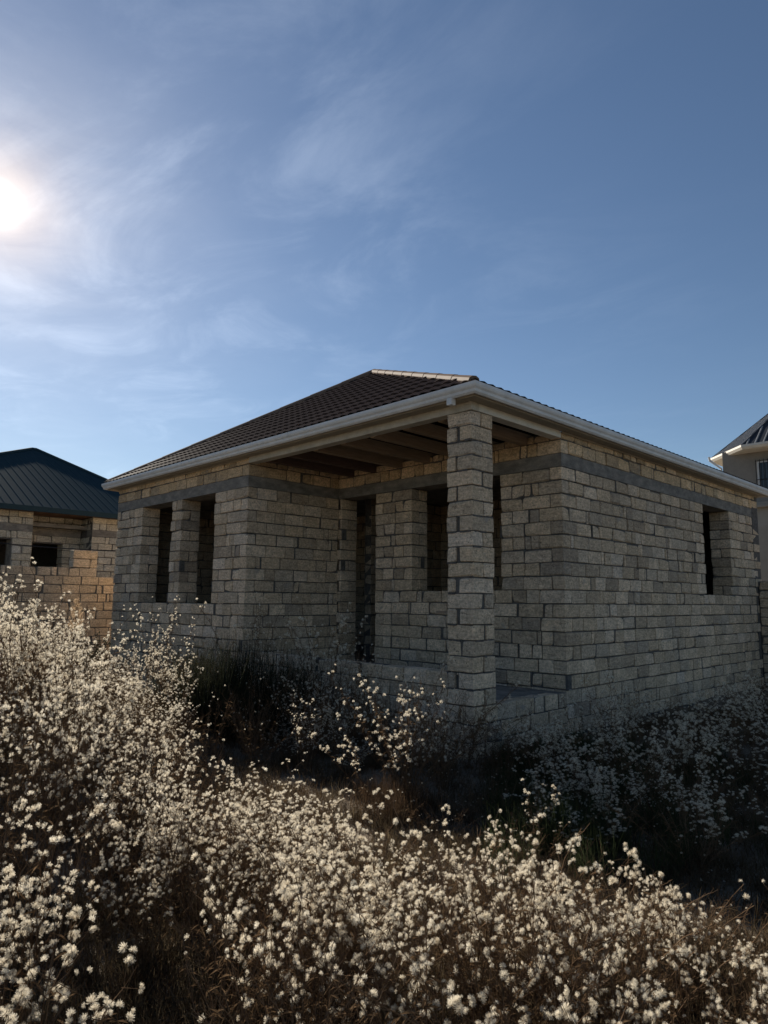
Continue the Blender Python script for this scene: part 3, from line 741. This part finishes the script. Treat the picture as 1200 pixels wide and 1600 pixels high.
def head_template(nb, wid, g):
    """fluffy seed head of unit radius: thin blades from a small base"""
    D = fib_dirs(nb) + g.normal(0, .16, (nb, 3)); D /= np.linalg.norm(D, axis=1)[:, None]
    A = np.cross(D, g.normal(0, 1, (nb, 3))); A /= np.linalg.norm(A, axis=1)[:, None]
    L = g.uniform(.62, 1.15, (nb, 1)); base = D * .12 - np.array([0, 0, .25])
    tip = D * L
    V = np.stack([base, tip + A * wid, tip * 1.04 - A * wid], 1).reshape(-1, 3)
    return V, np.arange(nb * 3).reshape(-1, 3)
gt = np.random.default_rng(5)
HEAD = {'near': [head_template(170, .028, gt) for _ in range(4)], 'mid': [head_template(72, .052, gt) for _ in range(4)], 'far': [head_template(16, .24, gt) for _ in range(4)]}
HUSK_V = np.array([[.22, 0, -.25], [-.11, .19, -.25], [-.11, -.19, -.25], [0, 0, -.75]]); HUSK_F = np.array([[0, 1, 3], [1, 2, 3], [2, 0, 3], [0, 2, 1]])
def rot_to(d):
    d = d / np.linalg.norm(d); z = np.array([0, 0, 1.]); v = np.cross(z, d); c = d[2]
    if c < -.99: return np.diag([1, -1, -1.])
    K = np.array([[0, -v[2], v[1]], [v[2], 0, -v[0]], [-v[1], v[0], 0]]); return np.eye(3) + K + K @ K / (1 + c)
def weed_arrays(seed, h=1.0, stems=7, branches=11, twigs=3, spread=.33, lod='mid', hr=.0125, start=.38, blen=.2, leafy=1.0, open_=.9, dbl=.4):
    """aster-like weed gone to seed -> dict part -> (V, faces)"""
    g = np.random.default_rng(seed); paths = []; rads = []; heads = []; leaves = []; husks = []
    for s in range(stems):
        ph = g.uniform(0, 2 * math.pi); lean = abs(g.normal(0, spread)) + .04; L = h * g.uniform(.72, 1.04)
        t = np.linspace(0, 1, 8); rad = lean * L * (t ** 1.35); wob = g.normal(0, .014 * h, (8, 2)) * t[:, None]
        P = np.stack([.05 * math.cos(ph) + rad * math.cos(ph) + wob[:, 0], .05 * math.sin(ph) + rad * math.sin(ph) + wob[:, 1], L * t * (1 - .12 * lean * t)], 1)
        P[0] += g.normal(0, .035, 3) * [1, 1, 0]; paths.append(P); rads.append(.0036 * (h ** .5))
        nb = max(3, int(branches * g.uniform(.75, 1.25)))
        for k in range(nb):
            u = start + (1 - start) * ((k + g.uniform(0, 1)) / nb); u = min(u, .995); i = min(int(u * 7), 6); f = u * 7 - i; p = P[i] * (1 - f) + P[i + 1] * f
            tg = P[i + 1] - P[i]; tg /= np.linalg.norm(tg); az = ph + g.normal(0, 1.3) if g.random() < .6 else g.uniform(0, 6.283)
            out = np.array([math.cos(az), math.sin(az), 0]); d = tg * g.uniform(.6, 1.1) + out * g.uniform(.35, 1.0); d /= np.linalg.norm(d)
            bl = blen * h * g.uniform(.45, 1.15) * (1.15 - .55 * u); up = np.array([0, 0, 1.])
            q1 = p + d * bl * .5; q2 = p + d * bl * .92 + up * bl * .14; paths.append(np.stack([p, q1, q2])); rads.append(.0018)
            for m_ in range(max(1, int(twigs + g.integers(-1, 2)))):
                w = g.uniform(.25, 1); b0 = p + (q2 - p) * w; dd = d * .5 + up * .65 + g.normal(0, .5, 3); dd /= np.linalg.norm(dd); tl = g.uniform(.02, .065) * (.6 + .4 * h)
                e = b0 + dd * tl; paths.append(np.stack([b0, (b0 + e) / 2 + g.normal(0, .003, 3), e])); rads.append(.0011)
                if g.random() < open_: heads.append((e, dd, hr * (g.uniform(.42, .8) if g.random() < .35 else g.uniform(.75, 1.2))))
                else: husks.append((e, dd, hr * g.uniform(.5, .8)))
                if g.random() < dbl * open_:
                    e2 = e + g.normal(0, 1, 3) * hr * 1.2; heads.append((e2, dd + g.normal(0, .4, 3), hr * g.uniform(.55, 1.0)))
        for k in range(int(16 * leafy)):
            u = g.uniform(.05, .85); i = min(int(u * 7), 6); f = u * 7 - i; p = P[i] * (1 - f) + P[i + 1] * f
            az = g.uniform(0, 6.283); leaves.append((p, np.array([math.cos(az), math.sin(az), g.uniform(-.9, .7)]), g.uniform(.025, .07)))
    out = {'stems': tri_tubes(paths, rads)}
    HV = []; HF = []; KV = []; KF = []; n0 = 0; k0 = 0
    for e, d, r in heads:
        T_, F_ = HEAD[lod][g.integers(0, 4)]; Rm = rot_to(np.asarray(d) + 1e-6); th = g.uniform(0, 6.283); c, s_ = math.cos(th), math.sin(th); Rz = np.array([[c, -s_, 0], [s_, c, 0], [0, 0, 1]])
        sc = np.array([1, 1, g.uniform(.8, 1.05)]) * r
        v = (T_ * sc) @ Rz.T @ Rm.T + e; HV.append(v); HF.append(F_ + n0); n0 += len(v)
        if lod != 'far':
            v = (HUSK_V * r) @ Rm.T + e; KV.append(v); KF.append(HUSK_F + k0); k0 += 4
    for e, d, r in husks:
        v = (HUSK_V * r * 1.3) @ rot_to(np.asarray(d) + 1e-6).T + e; KV.append(v); KF.append(HUSK_F + k0); k0 += 4
    out['seed_heads'] = (np.concatenate(HV), np.concatenate(HF))
    for p, d, l in leaves:
        d = d / np.linalg.norm(d); a = np.cross(d, [0, 0, 1.]); a /= np.linalg.norm(a) + 1e-9; c = p + d * l * .5
        KV.append(np.array([p, c + a * l * .09, p + d * l + np.array([0, 0, -l * .25]), c - a * l * .09])); KF.append(np.array([[0, 1, 2], [0, 2, 3]]) + k0); k0 += 4
    out['dry_leaves'] = (np.concatenate(KV), np.concatenate(KF))
    return out
PART_MAT = {'stems': 'stem', 'seed_heads': 'fluff', 'dry_leaves': 'husk'}
def weed_meshes(arr, name):
    return {k: mesh_np(name + '_' + k, v, f, M[PART_MAT[k]]) for k, (v, f) in arr.items()}
def joined_mesh(arr, name):
    V = []; F_ = []; mi = []; n = 0; mats = []
    quads = []; tris = []; mq = []; mt = []
    for i, (k, (v, f)) in enumerate(arr.items()):
        V.append(v); mats.append(M[PART_MAT.get(k, k)])
        if f.shape[1] == 4: quads.append(f + n); mq += [i] * len(f)
        else: tris.append(f + n); mt += [i] * len(f)
        n += len(v)
    polys = ([np.concatenate(quads)] if quads else []) + ([np.concatenate(tris)] if tris else [])
    return mesh_np(name, np.concatenate(V), polys, mats, mq + mt)
def place_weed(meshes, x, y, label, rot, sc, name='seed_head_weed', group=None, cat='weed'):
    s = sc if isinstance(sc, tuple) else (sc, sc, sc)
    z = float(gh(x, y)) - .02
    root = bpy.data.objects.new(name, None); root.empty_display_size = .1; root.location = (x, y, z); root.rotation_euler = (0, 0, rot); root.scale = s; COL.objects.link(root)
    tag(root, label, cat, group)
    for k, me in meshes.items(): link(bpy.data.objects.new(k, me), root)
    return root

# blades: grass, rush
def blades(seed, n, h, rad, lean, wid, segs=4, droop=.5, hvar=.35):
    g = np.random.default_rng(seed); V = []; F_ = []; n0 = 0
    for i in range(n):
        ph = g.uniform(0, 6.283); r0 = rad * math.sqrt(g.random()); b0 = np.array([r0 * math.cos(g.uniform(0, 6.283)), r0 * math.sin(g.uniform(0, 6.283)), 0])
        L = h * g.uniform(1 - hvar, 1 + hvar * .4); le = abs(g.normal(0, lean)); t = np.linspace(0, 1, segs + 1)
        ang = le * (.35 + droop * 2 * t); dx = np.concatenate([[0], np.cumsum(np.sin(ang[:-1]) / segs)]) * L; dz = np.concatenate([[0], np.cumsum(np.cos(ang[:-1]) / segs)]) * L
        P = b0 + np.stack([dx * math.cos(ph), dx * math.sin(ph), dz], 1); tw = g.uniform(0, 6.283); side = np.array([math.cos(tw), math.sin(tw), 0]); w = (wid * g.uniform(.6, 1.2) * (1 - t ** 2 * .92))[:, None]
        V.append(np.stack([P - side * w, P + side * w], 1).reshape(-1, 3)); i_ = np.arange(segs)[:, None] * 2 + n0
        F_.append(np.concatenate([i_, i_ + 1, i_ + 3, i_ + 2], 1)); n0 += 2 * (segs + 1)
    return np.concatenate(V), np.concatenate(F_)
def scatter(name, protos, pts, label, cat_kind='stuff'):
    """one object: points that carry plants by geometry nodes. pts rows: x,y,z,rot,sx,sz,index"""
    pts = np.asarray(pts, float); me = bpy.data.meshes.new(name); me.vertices.add(len(pts)); me.vertices.foreach_set('co', pts[:, :3].astype(np.float32).ravel())
    def att(nm, typ, data):
        a = me.attributes.new(nm, typ, 'POINT'); key = 'vector' if typ == 'FLOAT_VECTOR' else 'value'; a.data.foreach_set(key, data)
    att('rotv', 'FLOAT_VECTOR', np.stack([pts[:, 7] if pts.shape[1] > 7 else 0 * pts[:, 3], 0 * pts[:, 3], pts[:, 3]], 1).astype(np.float32).ravel())
    att('sclv', 'FLOAT_VECTOR', np.stack([pts[:, 4], pts[:, 4], pts[:, 5]], 1).astype(np.float32).ravel())
    att('pick', 'INT', pts[:, 6].astype(np.int32)); me.update()
    pc = bpy.data.collections.new(name + '_kinds')
    for i, pm in enumerate(protos):
        pc.objects.link(bpy.data.objects.new('%s_kind_%02d' % (name, i), pm))
    o = link(bpy.data.objects.new(name, me)); tag(o, label, None, kind='stuff')
    ng = bpy.data.node_groups.new(name, 'GeometryNodeTree'); ng.interface.new_socket('Geometry', in_out='INPUT', socket_type='NodeSocketGeometry'); ng.interface.new_socket('Geometry', in_out='OUTPUT', socket_type='NodeSocketGeometry')
    N = ng.nodes; L = ng.links; gi = N.new('NodeGroupInput'); go = N.new('NodeGroupOutput'); ip = N.new('GeometryNodeInstanceOnPoints'); ci = N.new('GeometryNodeCollectionInfo')
    ci.inputs['Collection'].default_value = pc; ci.inputs['Separate Children'].default_value = True; ci.inputs['Reset Children'].default_value = True
    def na(nm, typ):
        n = N.new('GeometryNodeInputNamedAttribute'); n.data_type = typ; n.inputs['Name'].default_value = nm; return n.outputs[0]
    L.new(gi.outputs[0], ip.inputs['Points']); L.new(ci.outputs[0], ip.inputs['Instance']); ip.inputs['Pick Instance'].default_value = True
    L.new(na('pick', 'INT'), ip.inputs['Instance Index']); L.new(na('rotv', 'FLOAT_VECTOR'), ip.inputs['Rotation']); L.new(na('sclv', 'FLOAT_VECTOR'), ip.inputs['Scale'])
    L.new(ip.outputs[0], go.inputs[0]); md = o.modifiers.new('plants', 'NODES'); md.node_group = ng
    return o

gp = np.random.default_rng(21)
near_w = [weed_meshes(weed_arrays(100 + i, .9, 6, 8, 2, .36, 'near', .0138, dbl=1.1), 'near_weed') for i in range(4)]
thin_w = [weed_meshes(weed_arrays(140 + i, .7, 4, 6, 2, .42, 'near', .0142, start=.45, blen=.16, leafy=.9, dbl=1.0), 'thin_weed') for i in range(4)]
mid_w = [weed_meshes(weed_arrays(200 + i, 1.0, 8, 11, 2, .30, 'mid', .0150), 'mid_weed') for i in range(5)]
tall_w = [weed_meshes(weed_arrays(240 + i, 1.4, 9, 12, 3, .22, 'mid', .0134, start=.32, blen=.17, open_=.8), 'tall_weed') for i in range(3)]
spin_w = [weed_meshes(weed_arrays(270 + i, 1.5, 8, 12, 2, .20, 'mid', (.0150, .0215, .0215)[i], start=.4, blen=.15, leafy=1.5, open_=.6, dbl=.5), 'spindly_weed') for i in range(3)]
brush_w = [weed_meshes(weed_arrays(285 + i, 1.15, (20, 15)[i], (14, 12)[i], 2, .42, ('mid', 'far')[i], (.0160, .0190)[i], start=(.22, .35)[i], blen=.2, leafy=2.0, open_=(.55, .32)[i], dbl=.4), 'brushy_weed') for i in range(2)]
door_w = weed_meshes(weed_arrays(281, 1.72, 12, 12, 2, .24, 'far', .0225, start=.35, blen=.16, leafy=2.0, open_=.5, dbl=.7), 'doorway_weed')
corner_w = weed_meshes(weed_arrays(282, 1.85, 10, 12, 2, .18, 'far', .0170, start=.42, blen=.14, leafy=2.2, open_=.35, dbl=.4), 'corner_weed')
mass_m = [joined_mesh(weed_arrays(300 + i, 1.0, 8, 10, 2 + (i % 2), .32, 'mid', .0136, open_=(1, .9, .8, .95, .55, .85)[i]), 'mass_weed') for i in range(6)]
mass_n = [joined_mesh(weed_arrays(320 + i, .85, 6, 8, 2, .38, 'near', .0136, open_=(.98, .85, .6, .8)[i], dbl=1.0), 'mass_weed_near') for i in range(4)]
mass_s = [joined_mesh(weed_arrays(330 + i, .9, 8, 10, 2, .34, 'near', .0210, open_=.6, dbl=.6), 'shade_weed') for i in range(3)]
mass_b = [joined_mesh(weed_arrays(340 + i, .8, 11, 10, 2, .48, 'mid', .0125, start=.2, open_=.06, dbl=.02, leafy=1.6), 'bare_weed') for i in range(4)]
mass_t = [joined_mesh(weed_arrays(350 + i, .6, 5, 6, 2, .50, 'near', .0140, start=.35, open_=.6, dbl=.9), 'thin_mass_weed') for i in range(3)]

def frame_a(px, d): return (px - 600) / 1071.0 * d
SEG = 'seed-head weeds standing out from the overgrown plot'
def W(px, d, mesh, sc, label, rot=None, **k):
    x, y = cam_xy(frame_a(px, d), d); return place_weed(mesh, x, y, label, gp.uniform(0, 6.28) if rot is None else rot, sc, group=SEG, **k)
# --- weeds that can be told apart
W(60, 5.4, tall_w[0], 1.1, 'tall dense white seed-head bush at the far left edge')
W(20, 6.6, tall_w[1], 1.12, 'tall seed-head bush behind the leftmost bush below the boundary wall')
W(105, 6.0, tall_w[2], .92, 'seed-head bush just left of the tan reed plume')
W(262, 9.3, spin_w[0], (.85, .85, .98), 'tall lit seed-head weed in front of the twin front windows')
W(398, 9.9, corner_w, (1, 1, 1), 'grey spindly weed before the corner of the front wall')
W(508, 9.4, door_w, (1, 1, 1), 'shaded bushy seed-head weed before the porch doorway')
W(555, 9.2, brush_w[1], (.9, .9, 1.05), 'shaded seed-head weed right of the doorway weed at the porch wall')
W(635, 6.3, brush_w[0], (1.0, 1.0, 1.08), 'sunlit brownish seed-head bush in front of the porch pillar')
W(692, 6.5, spin_w[0], (.6, .6, .76), 'thin sunlit weed touching the foot of the pillar', rot=2.1)
W(585, 6.2, thin_w[0], (1.0, 1.0, 1.0), 'small lit seed-head weed left of the pillar bush')
W(480, 7.2, mid_w[2], (.6, .6, .62), 'small lit seed-head weed in front of the dark rushes')
W(430, 9.6, brush_w[1], (1.0, 1.0, 1.12), 'dark twiggy bush standing in front of the left porch wall', rot=.7)
W(330, 10.2, brush_w[0], (.9, .9, 1.02), 'dark twiggy bush before the front wall left of the porch', rot=3.0)
W(585, 8.3, brush_w[1], (.85, .85, .85), 'twiggy shaded bush between the doorway weeds and the pillar bush', rot=4.4)
W(480, 8.5, brush_w[0], (.8, .8, .86), 'brown twiggy bush in front of the low porch wall', rot=1.9)
W(930, 7.1, mid_w[3], (.8, .8, .62), 'shaded dense seed-head bush near the porch step')
W(950, 7.4, spin_w[1], (.7, .7, .72), 'tall thin shaded weed against the long side wall')
W(1150, 7.4, mid_w[4], (1.0, 1.0, .78), 'large shaded seed-head bush at the right edge')
W(1065, 5.7, thin_w[1], (1, 1, .85), 'small shaded seed-head weed in the dark hollow at right')
W(40, 2.75, near_w[0], (1.0, 1.0, .95), 'nearest big-headed fluffy weed at the lower left edge')
W(85, 2.45, near_w[1], (.85, .85, .85), 'fluffy foreground weed left of the dark hollow')
W(520, 2.75, near_w[2], (1.0, 1.0, .98), 'dense fluffy foreground weed in the middle left of centre')
W(660, 2.55, near_w[3], (1.0, 1.0, .98), 'dense fluffy foreground weed at bottom centre')
W(780, 2.85, near_w[0], (.95, .95, .97), 'fluffy foreground weed right of bottom centre', rot=1.0)
W(820, 3.35, thin_w[2], (1, 1, 1.12), 'lone bright seed-head cluster rising before the green grass')
W(330, 1.95, thin_w[3], (.9, .9, .72), 'low sparse weed with large heads at the bottom left')
W(870, 2.6, thin_w[0], (1, 1, 1), 'sparse fluffy weed right of the centre clump', rot=.5)
W(960, 2.9, thin_w[1], (1, 1, .98), 'sparse fluffy weed on the bare patch at right', rot=2.5)
W(1040, 2.6, thin_w[2], (1, 1, .80), 'low open weed with scattered heads at lower right', rot=4.0)
W(1120, 2.3, thin_w[3], (1, 1, .66), 'low weed in the bottom right corner', rot=1.2)
W(1000, 2.05, thin_w[0], (.9, .9, .55), 'lowest weed with big heads near the bottom right', rot=3.3)

# --- the rest of the weeds: a mass nobody could count
pts = []
def sil(px):
    """height of the mass above which the photograph shows other things, as photo row"""
    return np.interp(px, [-100, 110, 180, 250, 330, 400, 480, 600, 700, 800, 900, 1000, 1100, 1300], [885, 965, 1045, 1070, 1135, 1205, 1225, 1270, 1285, 1258, 1305, 1328, 1380, 1430])
def try_pts(n, dlo, dhi, xlo, xhi, hlo, hhi, base_h, kinds, lim=True, spacing=.3, dens=None):
    got = []
    for _ in range(n * 12):
        if len(got) >= n: break
        d = gp.uniform(dlo, dhi); px = gp.uniform(xlo, xhi) if not callable(xhi) else gp.uniform(xlo, xhi(d))
        a = frame_a(px, d); x, y = cam_xy(a, d); z = float(gh(x, y))
        if any((x - q[0]) ** 2 + (y - q[1]) ** 2 < spacing ** 2 for q in got): continue
        h = gp.uniform(hlo, hhi); kk = kinds; pn = math.sin(2.3 * x + 1.1 * y + 1.0) + math.sin(1.2 * x - 2.9 * y)
        if pn < -.75 and 6 <= kinds[0] < 10 or pn < -.75 and kinds[0] == 0 and kinds[-1] == 5 and lim: kk = [10, 11, 12, 13, 4, 16]
        if lim: h = min(h, EYE - (sil(px) - 940) * d / 1071.0 - z)
        if h < .28: continue
        got.append((x, y, z - .02, gp.uniform(0, 6.28), gp.uniform(.75, 1.1) * min(1, .55 + .5 * h), h / base_h, int(gp.choice(kk)), gp.normal(0, .08)))
    pts.extend(got); return len(got)
KM = list(range(6)); KN = [6, 7, 8, 9]; KB = [10, 11, 12, 13]; KT = [14, 15, 16]
n1_ = try_pts(88, 3.5, 9.2, -90, lambda d: np.interp(d, [3.4, 4.2, 5, 6, 7, 9.2], [560, 430, 360, 315, 290, 250]), .8, 1.5, 1.0, KM, spacing=.28)
try_pts(26, 3.4, 8.5, -60, lambda d: np.interp(d, [3.4, 4.2, 5, 6, 7, 9.2], [560, 430, 360, 315, 290, 250]), .7, 1.1, .8, KB, spacing=.4)
try_pts(34, 2.4, 8.5, -520, -90, .8, 1.3, 1.0, KM, lim=False, spacing=.35)
try_pts(14, 2.2, 4.0, 1240, 1560, .4, .66, .6, KT, lim=False, spacing=.3)
n2_ = try_pts(26, 2.4, 3.6, 410, 850, .7, .95, .85, KN, spacing=.24)
try_pts(16, 2.2, 3.6, 330, 900, .55, .8, .8, KB, spacing=.25)
n3_ = try_pts(11, 2.2, 3.3, -90, 110, .8, 1.0, .85, KN, spacing=.25)
n4_ = try_pts(12, 3.5, 4.2, 230, 520, .6, .9, .85, KN, spacing=.25)
try_pts(38, 2.0, 3.9, 840, 1260, .45, .75, .6, KT, spacing=.2)
try_pts(18, 1.9, 3.9, 820, 1260, .3, .5, .8, KB, spacing=.25)
try_pts(90, 1.9, 6.6, 150, 1250, .28, .34, 2.2, KB, lim=False, spacing=.16)
try_pts(22, 4.2, 6.4, 380, 800, .3, .42, .6, KT, lim=True, spacing=.3)
lit_pts = pts; pts = []
n5_ = try_pts(20, 5.8, 9.5, 775, 1290, .4, .75, .9, [10, 11, 12, 6, 8], lim=False, spacing=.36)
try_pts(18, 4.7, 6.3, 800, 1270, .34, .56, .9, [10, 11, 12, 8, 6], lim=False, spacing=.3)
try_pts(12, 6.4, 9.0, 1060, 1300, .7, 1.0, .9, [10, 11, 12], lim=False, spacing=.3)
try_pts(7, 6.6, 8.2, 840, 990, .5, .75, .9, [10, 11, 12], lim=False, spacing=.25)
try_pts(16, 9.6, 12.2, 175, 420, .8, 1.35, 1.0, KM + [6, 7, 8, 9], lim=False, spacing=.3)
try_pts(16, 8.7, 10.0, 420, 730, .6, 1.05, 1.0, KM + [6, 7, 8, 9], lim=False, spacing=.3)
n6_ = try_pts(8, 6.9, 9.3, 330, 720, .3, .5, 1.0, KM, lim=False, spacing=.5)
try_pts(46, 7.2, 10.6, 280, 760, .5, 1.0, .8, [6, 7, 8, 9], lim=False, spacing=.3)
try_pts(26, 5.4, 7.4, 560, 1250, .25, .45, .8, [6, 7, 8, 9], lim=False, spacing=.3)
for _ in range(32):
    x, y = gp.uniform(.45, 2.0), gp.uniform(.6, 10.0); h = gp.uniform(.3, .75)
    pts.append((x, y, float(gh(x, y)) - .02, gp.uniform(0, 6.28), gp.uniform(.5, .8), h, int(gp.choice([1, 6, 7, 8, 9, 10, 11])), gp.normal(0, .08)))
def inside_house(x, y): return -U2 - .3 < x < .25 and y > -.25
pts = [p for p in pts if not inside_house(p[0], p[1])]
scatter('sunlit_weed_mass', mass_m + mass_n + mass_b + mass_t, lit_pts, 'mass of sunlit brown weeds covered in white fluffy seed heads')
scatter('shaded_weed_mass', mass_m + mass_b + mass_s, pts, 'shaded weeds with greyish seed heads around the foot of the house')

# --- grass
dry = [mesh_np('dry_tuft', *blades(400 + i, 34, .26, .09, .55, .0018, 4, .6), M['straw']) for i in range(4)] + [mesh_np('brown_tuft', *blades(410 + i, 40, .22, .10, .6, .0015, 4, .6), M['brown_grass']) for i in range(4)]
gpts = []
for _ in range(7200):
    d = 1.5 + 10.5 * gp.random() ** 1.25; px = gp.uniform(-520, 1620) if gp.random() < .45 else gp.uniform(-120, 1320); x, y = cam_xy(frame_a(px, d), d)
    if inside_house(x, y): continue
    gpts.append((x, y, float(gh(x, y)) - .01, gp.uniform(0, 6.28), gp.uniform(.9, 1.7), gp.uniform(.35, .95) * (1 if d < 3.6 else .8), int(gp.integers(0, 8)), gp.normal(0, .15)))
scatter('dry_grass', dry, gpts, 'dry brown grass and litter covering the ground')
grn = [mesh_np('green_tuft', *blades(420 + i, 60, .34, .11, .5, .0022, 5, .7), M['green_grass']) for i in range(4)]
gpts = []
for _ in range(260):
    d = gp.uniform(4.6, 8.5); px = gp.normal(900, 130); 
    if px < 760: continue
    x, y = cam_xy(frame_a(px, d), d)
    if inside_house(x, y): continue
    gpts.append((x, y, float(gh(x, y)) - .01, gp.uniform(0, 6.28), gp.uniform(.7, 1.2), gp.uniform(.5, 1.1), int(gp.integers(0, 4)), gp.normal(0, .1)))
scatter('green_grass', grn, gpts, 'green grass growing in the shade of the house')
def tuft(name, px, d, part, arr, mat, label, cat, sc=1.0, group=None):
    x, y = cam_xy(frame_a(px, d), d); r = empty(name, (x, y, float(gh(x, y)) - .01), label, cat, group); r.scale = (sc, sc, sc)
    link(bpy.data.objects.new(part, mesh_np(part, *arr, M[mat])), r); return r
tuft('rush_clump', 372, 8.9, 'blades', blades(500, 1100, 1.12, .42, .30, .0042, 6, .5, .5), 'rush', 'dark rush clump left of the porch', 'rush')
tuft('rush_clump', 455, 9.2, 'blades', blades(501, 800, 1.05, .40, .28, .0042, 6, .5, .5), 'rush', 'smaller dark rush clump before the low porch wall', 'rush')
tuft('rush_clump', 310, 8.6, 'blades', blades(502, 500, .9, .36, .3, .0040, 6, .5, .5), 'rush', 'low dark rush clump beside the lit weeds', 'rush')
tuft('brown_grass_tuft', 615, 5.95, 'blades', blades(503, 900, .34, .34, .4, .0013, 4, .5), 'brown_grass', 'fine reddish brown grass tuft below the pillar bush', 'grass')
tuft('green_grass_tuft', 865, 5.2, 'blades', blades(504, 420, .46, .25, .55, .0022, 6, .7), 'green_grass', 'arching green grass tuft at the edge of the shade', 'grass')
tuft('brown_grass_tuft', 1105, 2.35, 'blades', blades(505, 700, .22, .22, .6, .0010, 4, .6), 'straw', 'matted straw tuft in the lower right corner', 'grass')
# reed plume
x, y = cam_xy(frame_a(122, 8.6), 8.6); rd = empty('reed', (x, y, float(gh(x, y))), 'single tan reed plume beside the leftmost tall bushes', 'reed')
zr = 1.68 - float(gh(x, y)); MB().tube([(x, y, rd.location.z), (x + .02, y, rd.location.z + zr * .5), (x + .05, y + .02, rd.location.z + zr)], [.006, .005, .003], 5).build('stem', M['straw'], rd)
gpl = np.random.default_rng(77); V = []; F_ = []; n0 = 0
for i in range(520):
    t = gpl.random(); zz = zr - .36 + .40 * t; r = .075 * math.sin(math.pi * min(1, .12 + .86 * t) ** .8) + .006; az = gpl.uniform(0, 6.283); c = np.array([.04 + r * math.cos(az) * gpl.uniform(.2, 1), .02 + r * math.sin(az) * gpl.uniform(.2, 1), zz]); d_ = np.array([math.cos(az) * .5, math.sin(az) * .5, .8]); s_ = np.cross(d_, gpl.normal(0, 1, 3)); s_ /= np.linalg.norm(s_)
    V.append(np.array([c, c + d_ * .035 + s_ * .004, c + d_ * .05 - s_ * .003])); F_.append([n0, n0 + 1, n0 + 2]); n0 += 3
link(bpy.data.objects.new('plume', mesh_np('plume', np.concatenate(V), np.array(F_), M['plume'])), rd)
# dark shrub by the boundary wall
x, y = cam_xy(frame_a(143, 12.5), 12.5); sh = empty('dark_shrub', (x, y, float(gh(x, y))), 'dark leafy shrub in the gap beside the boundary wall', 'shrub')
g7 = np.random.default_rng(78); paths = []; V = []; F_ = []; n0 = 0
for s in range(16):
    az = g7.uniform(0, 6.283); l = g7.uniform(.7, 1.15); P = np.array([[0, 0, 0], [.12 * math.cos(az), .12 * math.sin(az), l * .5], [.34 * math.cos(az), .34 * math.sin(az), l]]); paths.append(P)
    for i in range(110):
        u = g7.uniform(.2, 1); c = P[0] * (1 - u) ** 2 + 2 * u * (1 - u) * P[1] + u * u * P[2] + g7.normal(0, .06, 3); d_ = g7.normal(0, 1, 3); d_ /= np.linalg.norm(d_); s_ = np.cross(d_, g7.normal(0, 1, 3)); s_ /= np.linalg.norm(s_)
        V.append(np.array([c, c + d_ * .03 + s_ * .012, c + d_ * .06, c + d_ * .03 - s_ * .012])); F_.append([n0, n0 + 1, n0 + 2, n0 + 3]); n0 += 4
link(bpy.data.objects.new('stems', mesh_np('stems', *tri_tubes(paths, [.008] * 16), M['stem'])), sh); link(bpy.data.objects.new('leaves', mesh_np('leaves', np.concatenate(V), np.array(F_), M['leaf_dark'])), sh)
# fallen and arching dry stalks
def stalk(pts2, rad, label, mat='straw'):
    P = []
    for px, d, z in pts2:
        x, y = cam_xy(frame_a(px, d), d); P.append(np.array([x, y, float(gh(x, y)) + z]))
    P = np.array(P); t = np.linspace(0, len(P) - 1, 14); Q = []
    for u in t:
        i = min(int(u), len(P) - 2); f = u - i; p0, p1, p2, p3 = P[max(i - 1, 0)], P[i], P[i + 1], P[min(i + 2, len(P) - 1)]
        Q.append(.5 * (2 * p1 + (p2 - p0) * f + (2 * p0 - 5 * p1 + 4 * p2 - p3) * f * f + (3 * p1 - p0 - 3 * p2 + p3) * f ** 3))
    o = MB().tube([tuple(q_) for q_ in Q], [rad * (1 - .6 * i / 13) for i in range(14)], 5).build('dry_stalk', M[mat], smooth=True); tag(o, label, 'stalk', 'loose dry stalks'); return o
stalk([(905, 4.3, 0), (935, 4.35, .24), (990, 4.3, .26), (1035, 4.2, .12)], .0035, 'long arching dry stalk at the edge of the shade')
stalk([(965, 4.2, 0), (978, 4.2, .22), (982, 4.2, .36)], .0028, 'short upright dry stalk beside the arching stalk')
stalk([(1080, 3.9, .0), (1095, 3.9, .16), (1130, 3.8, .2), (1165, 3.7, .06)], .0035, 'arching dry stalk at the right edge of the clearing')
stalk([(900, 2.25, .06), (980, 2.22, .05), (1060, 2.2, .09), (1130, 2.2, .08)], .006, 'thick bent dry stalk lying at the lower right', 'stem')
stalk([(720, 6.5, .0), (745, 6.5, .42), (790, 6.55, .62), (832, 6.6, .80)], .003, 'slender dry stalk leaning across the porch step')
stalk([(770, 5.9, .0), (800, 5.9, .3), (795, 5.9, .42), (770, 5.9, .42)], .0045, 'pale hooked stalk beside the pillar foot')
stalk([(580, 8.2, .0), (572, 8.2, .6), (560, 8.3, 1.15)], .004, 'bare dark twig standing before the doorway', 'stem')
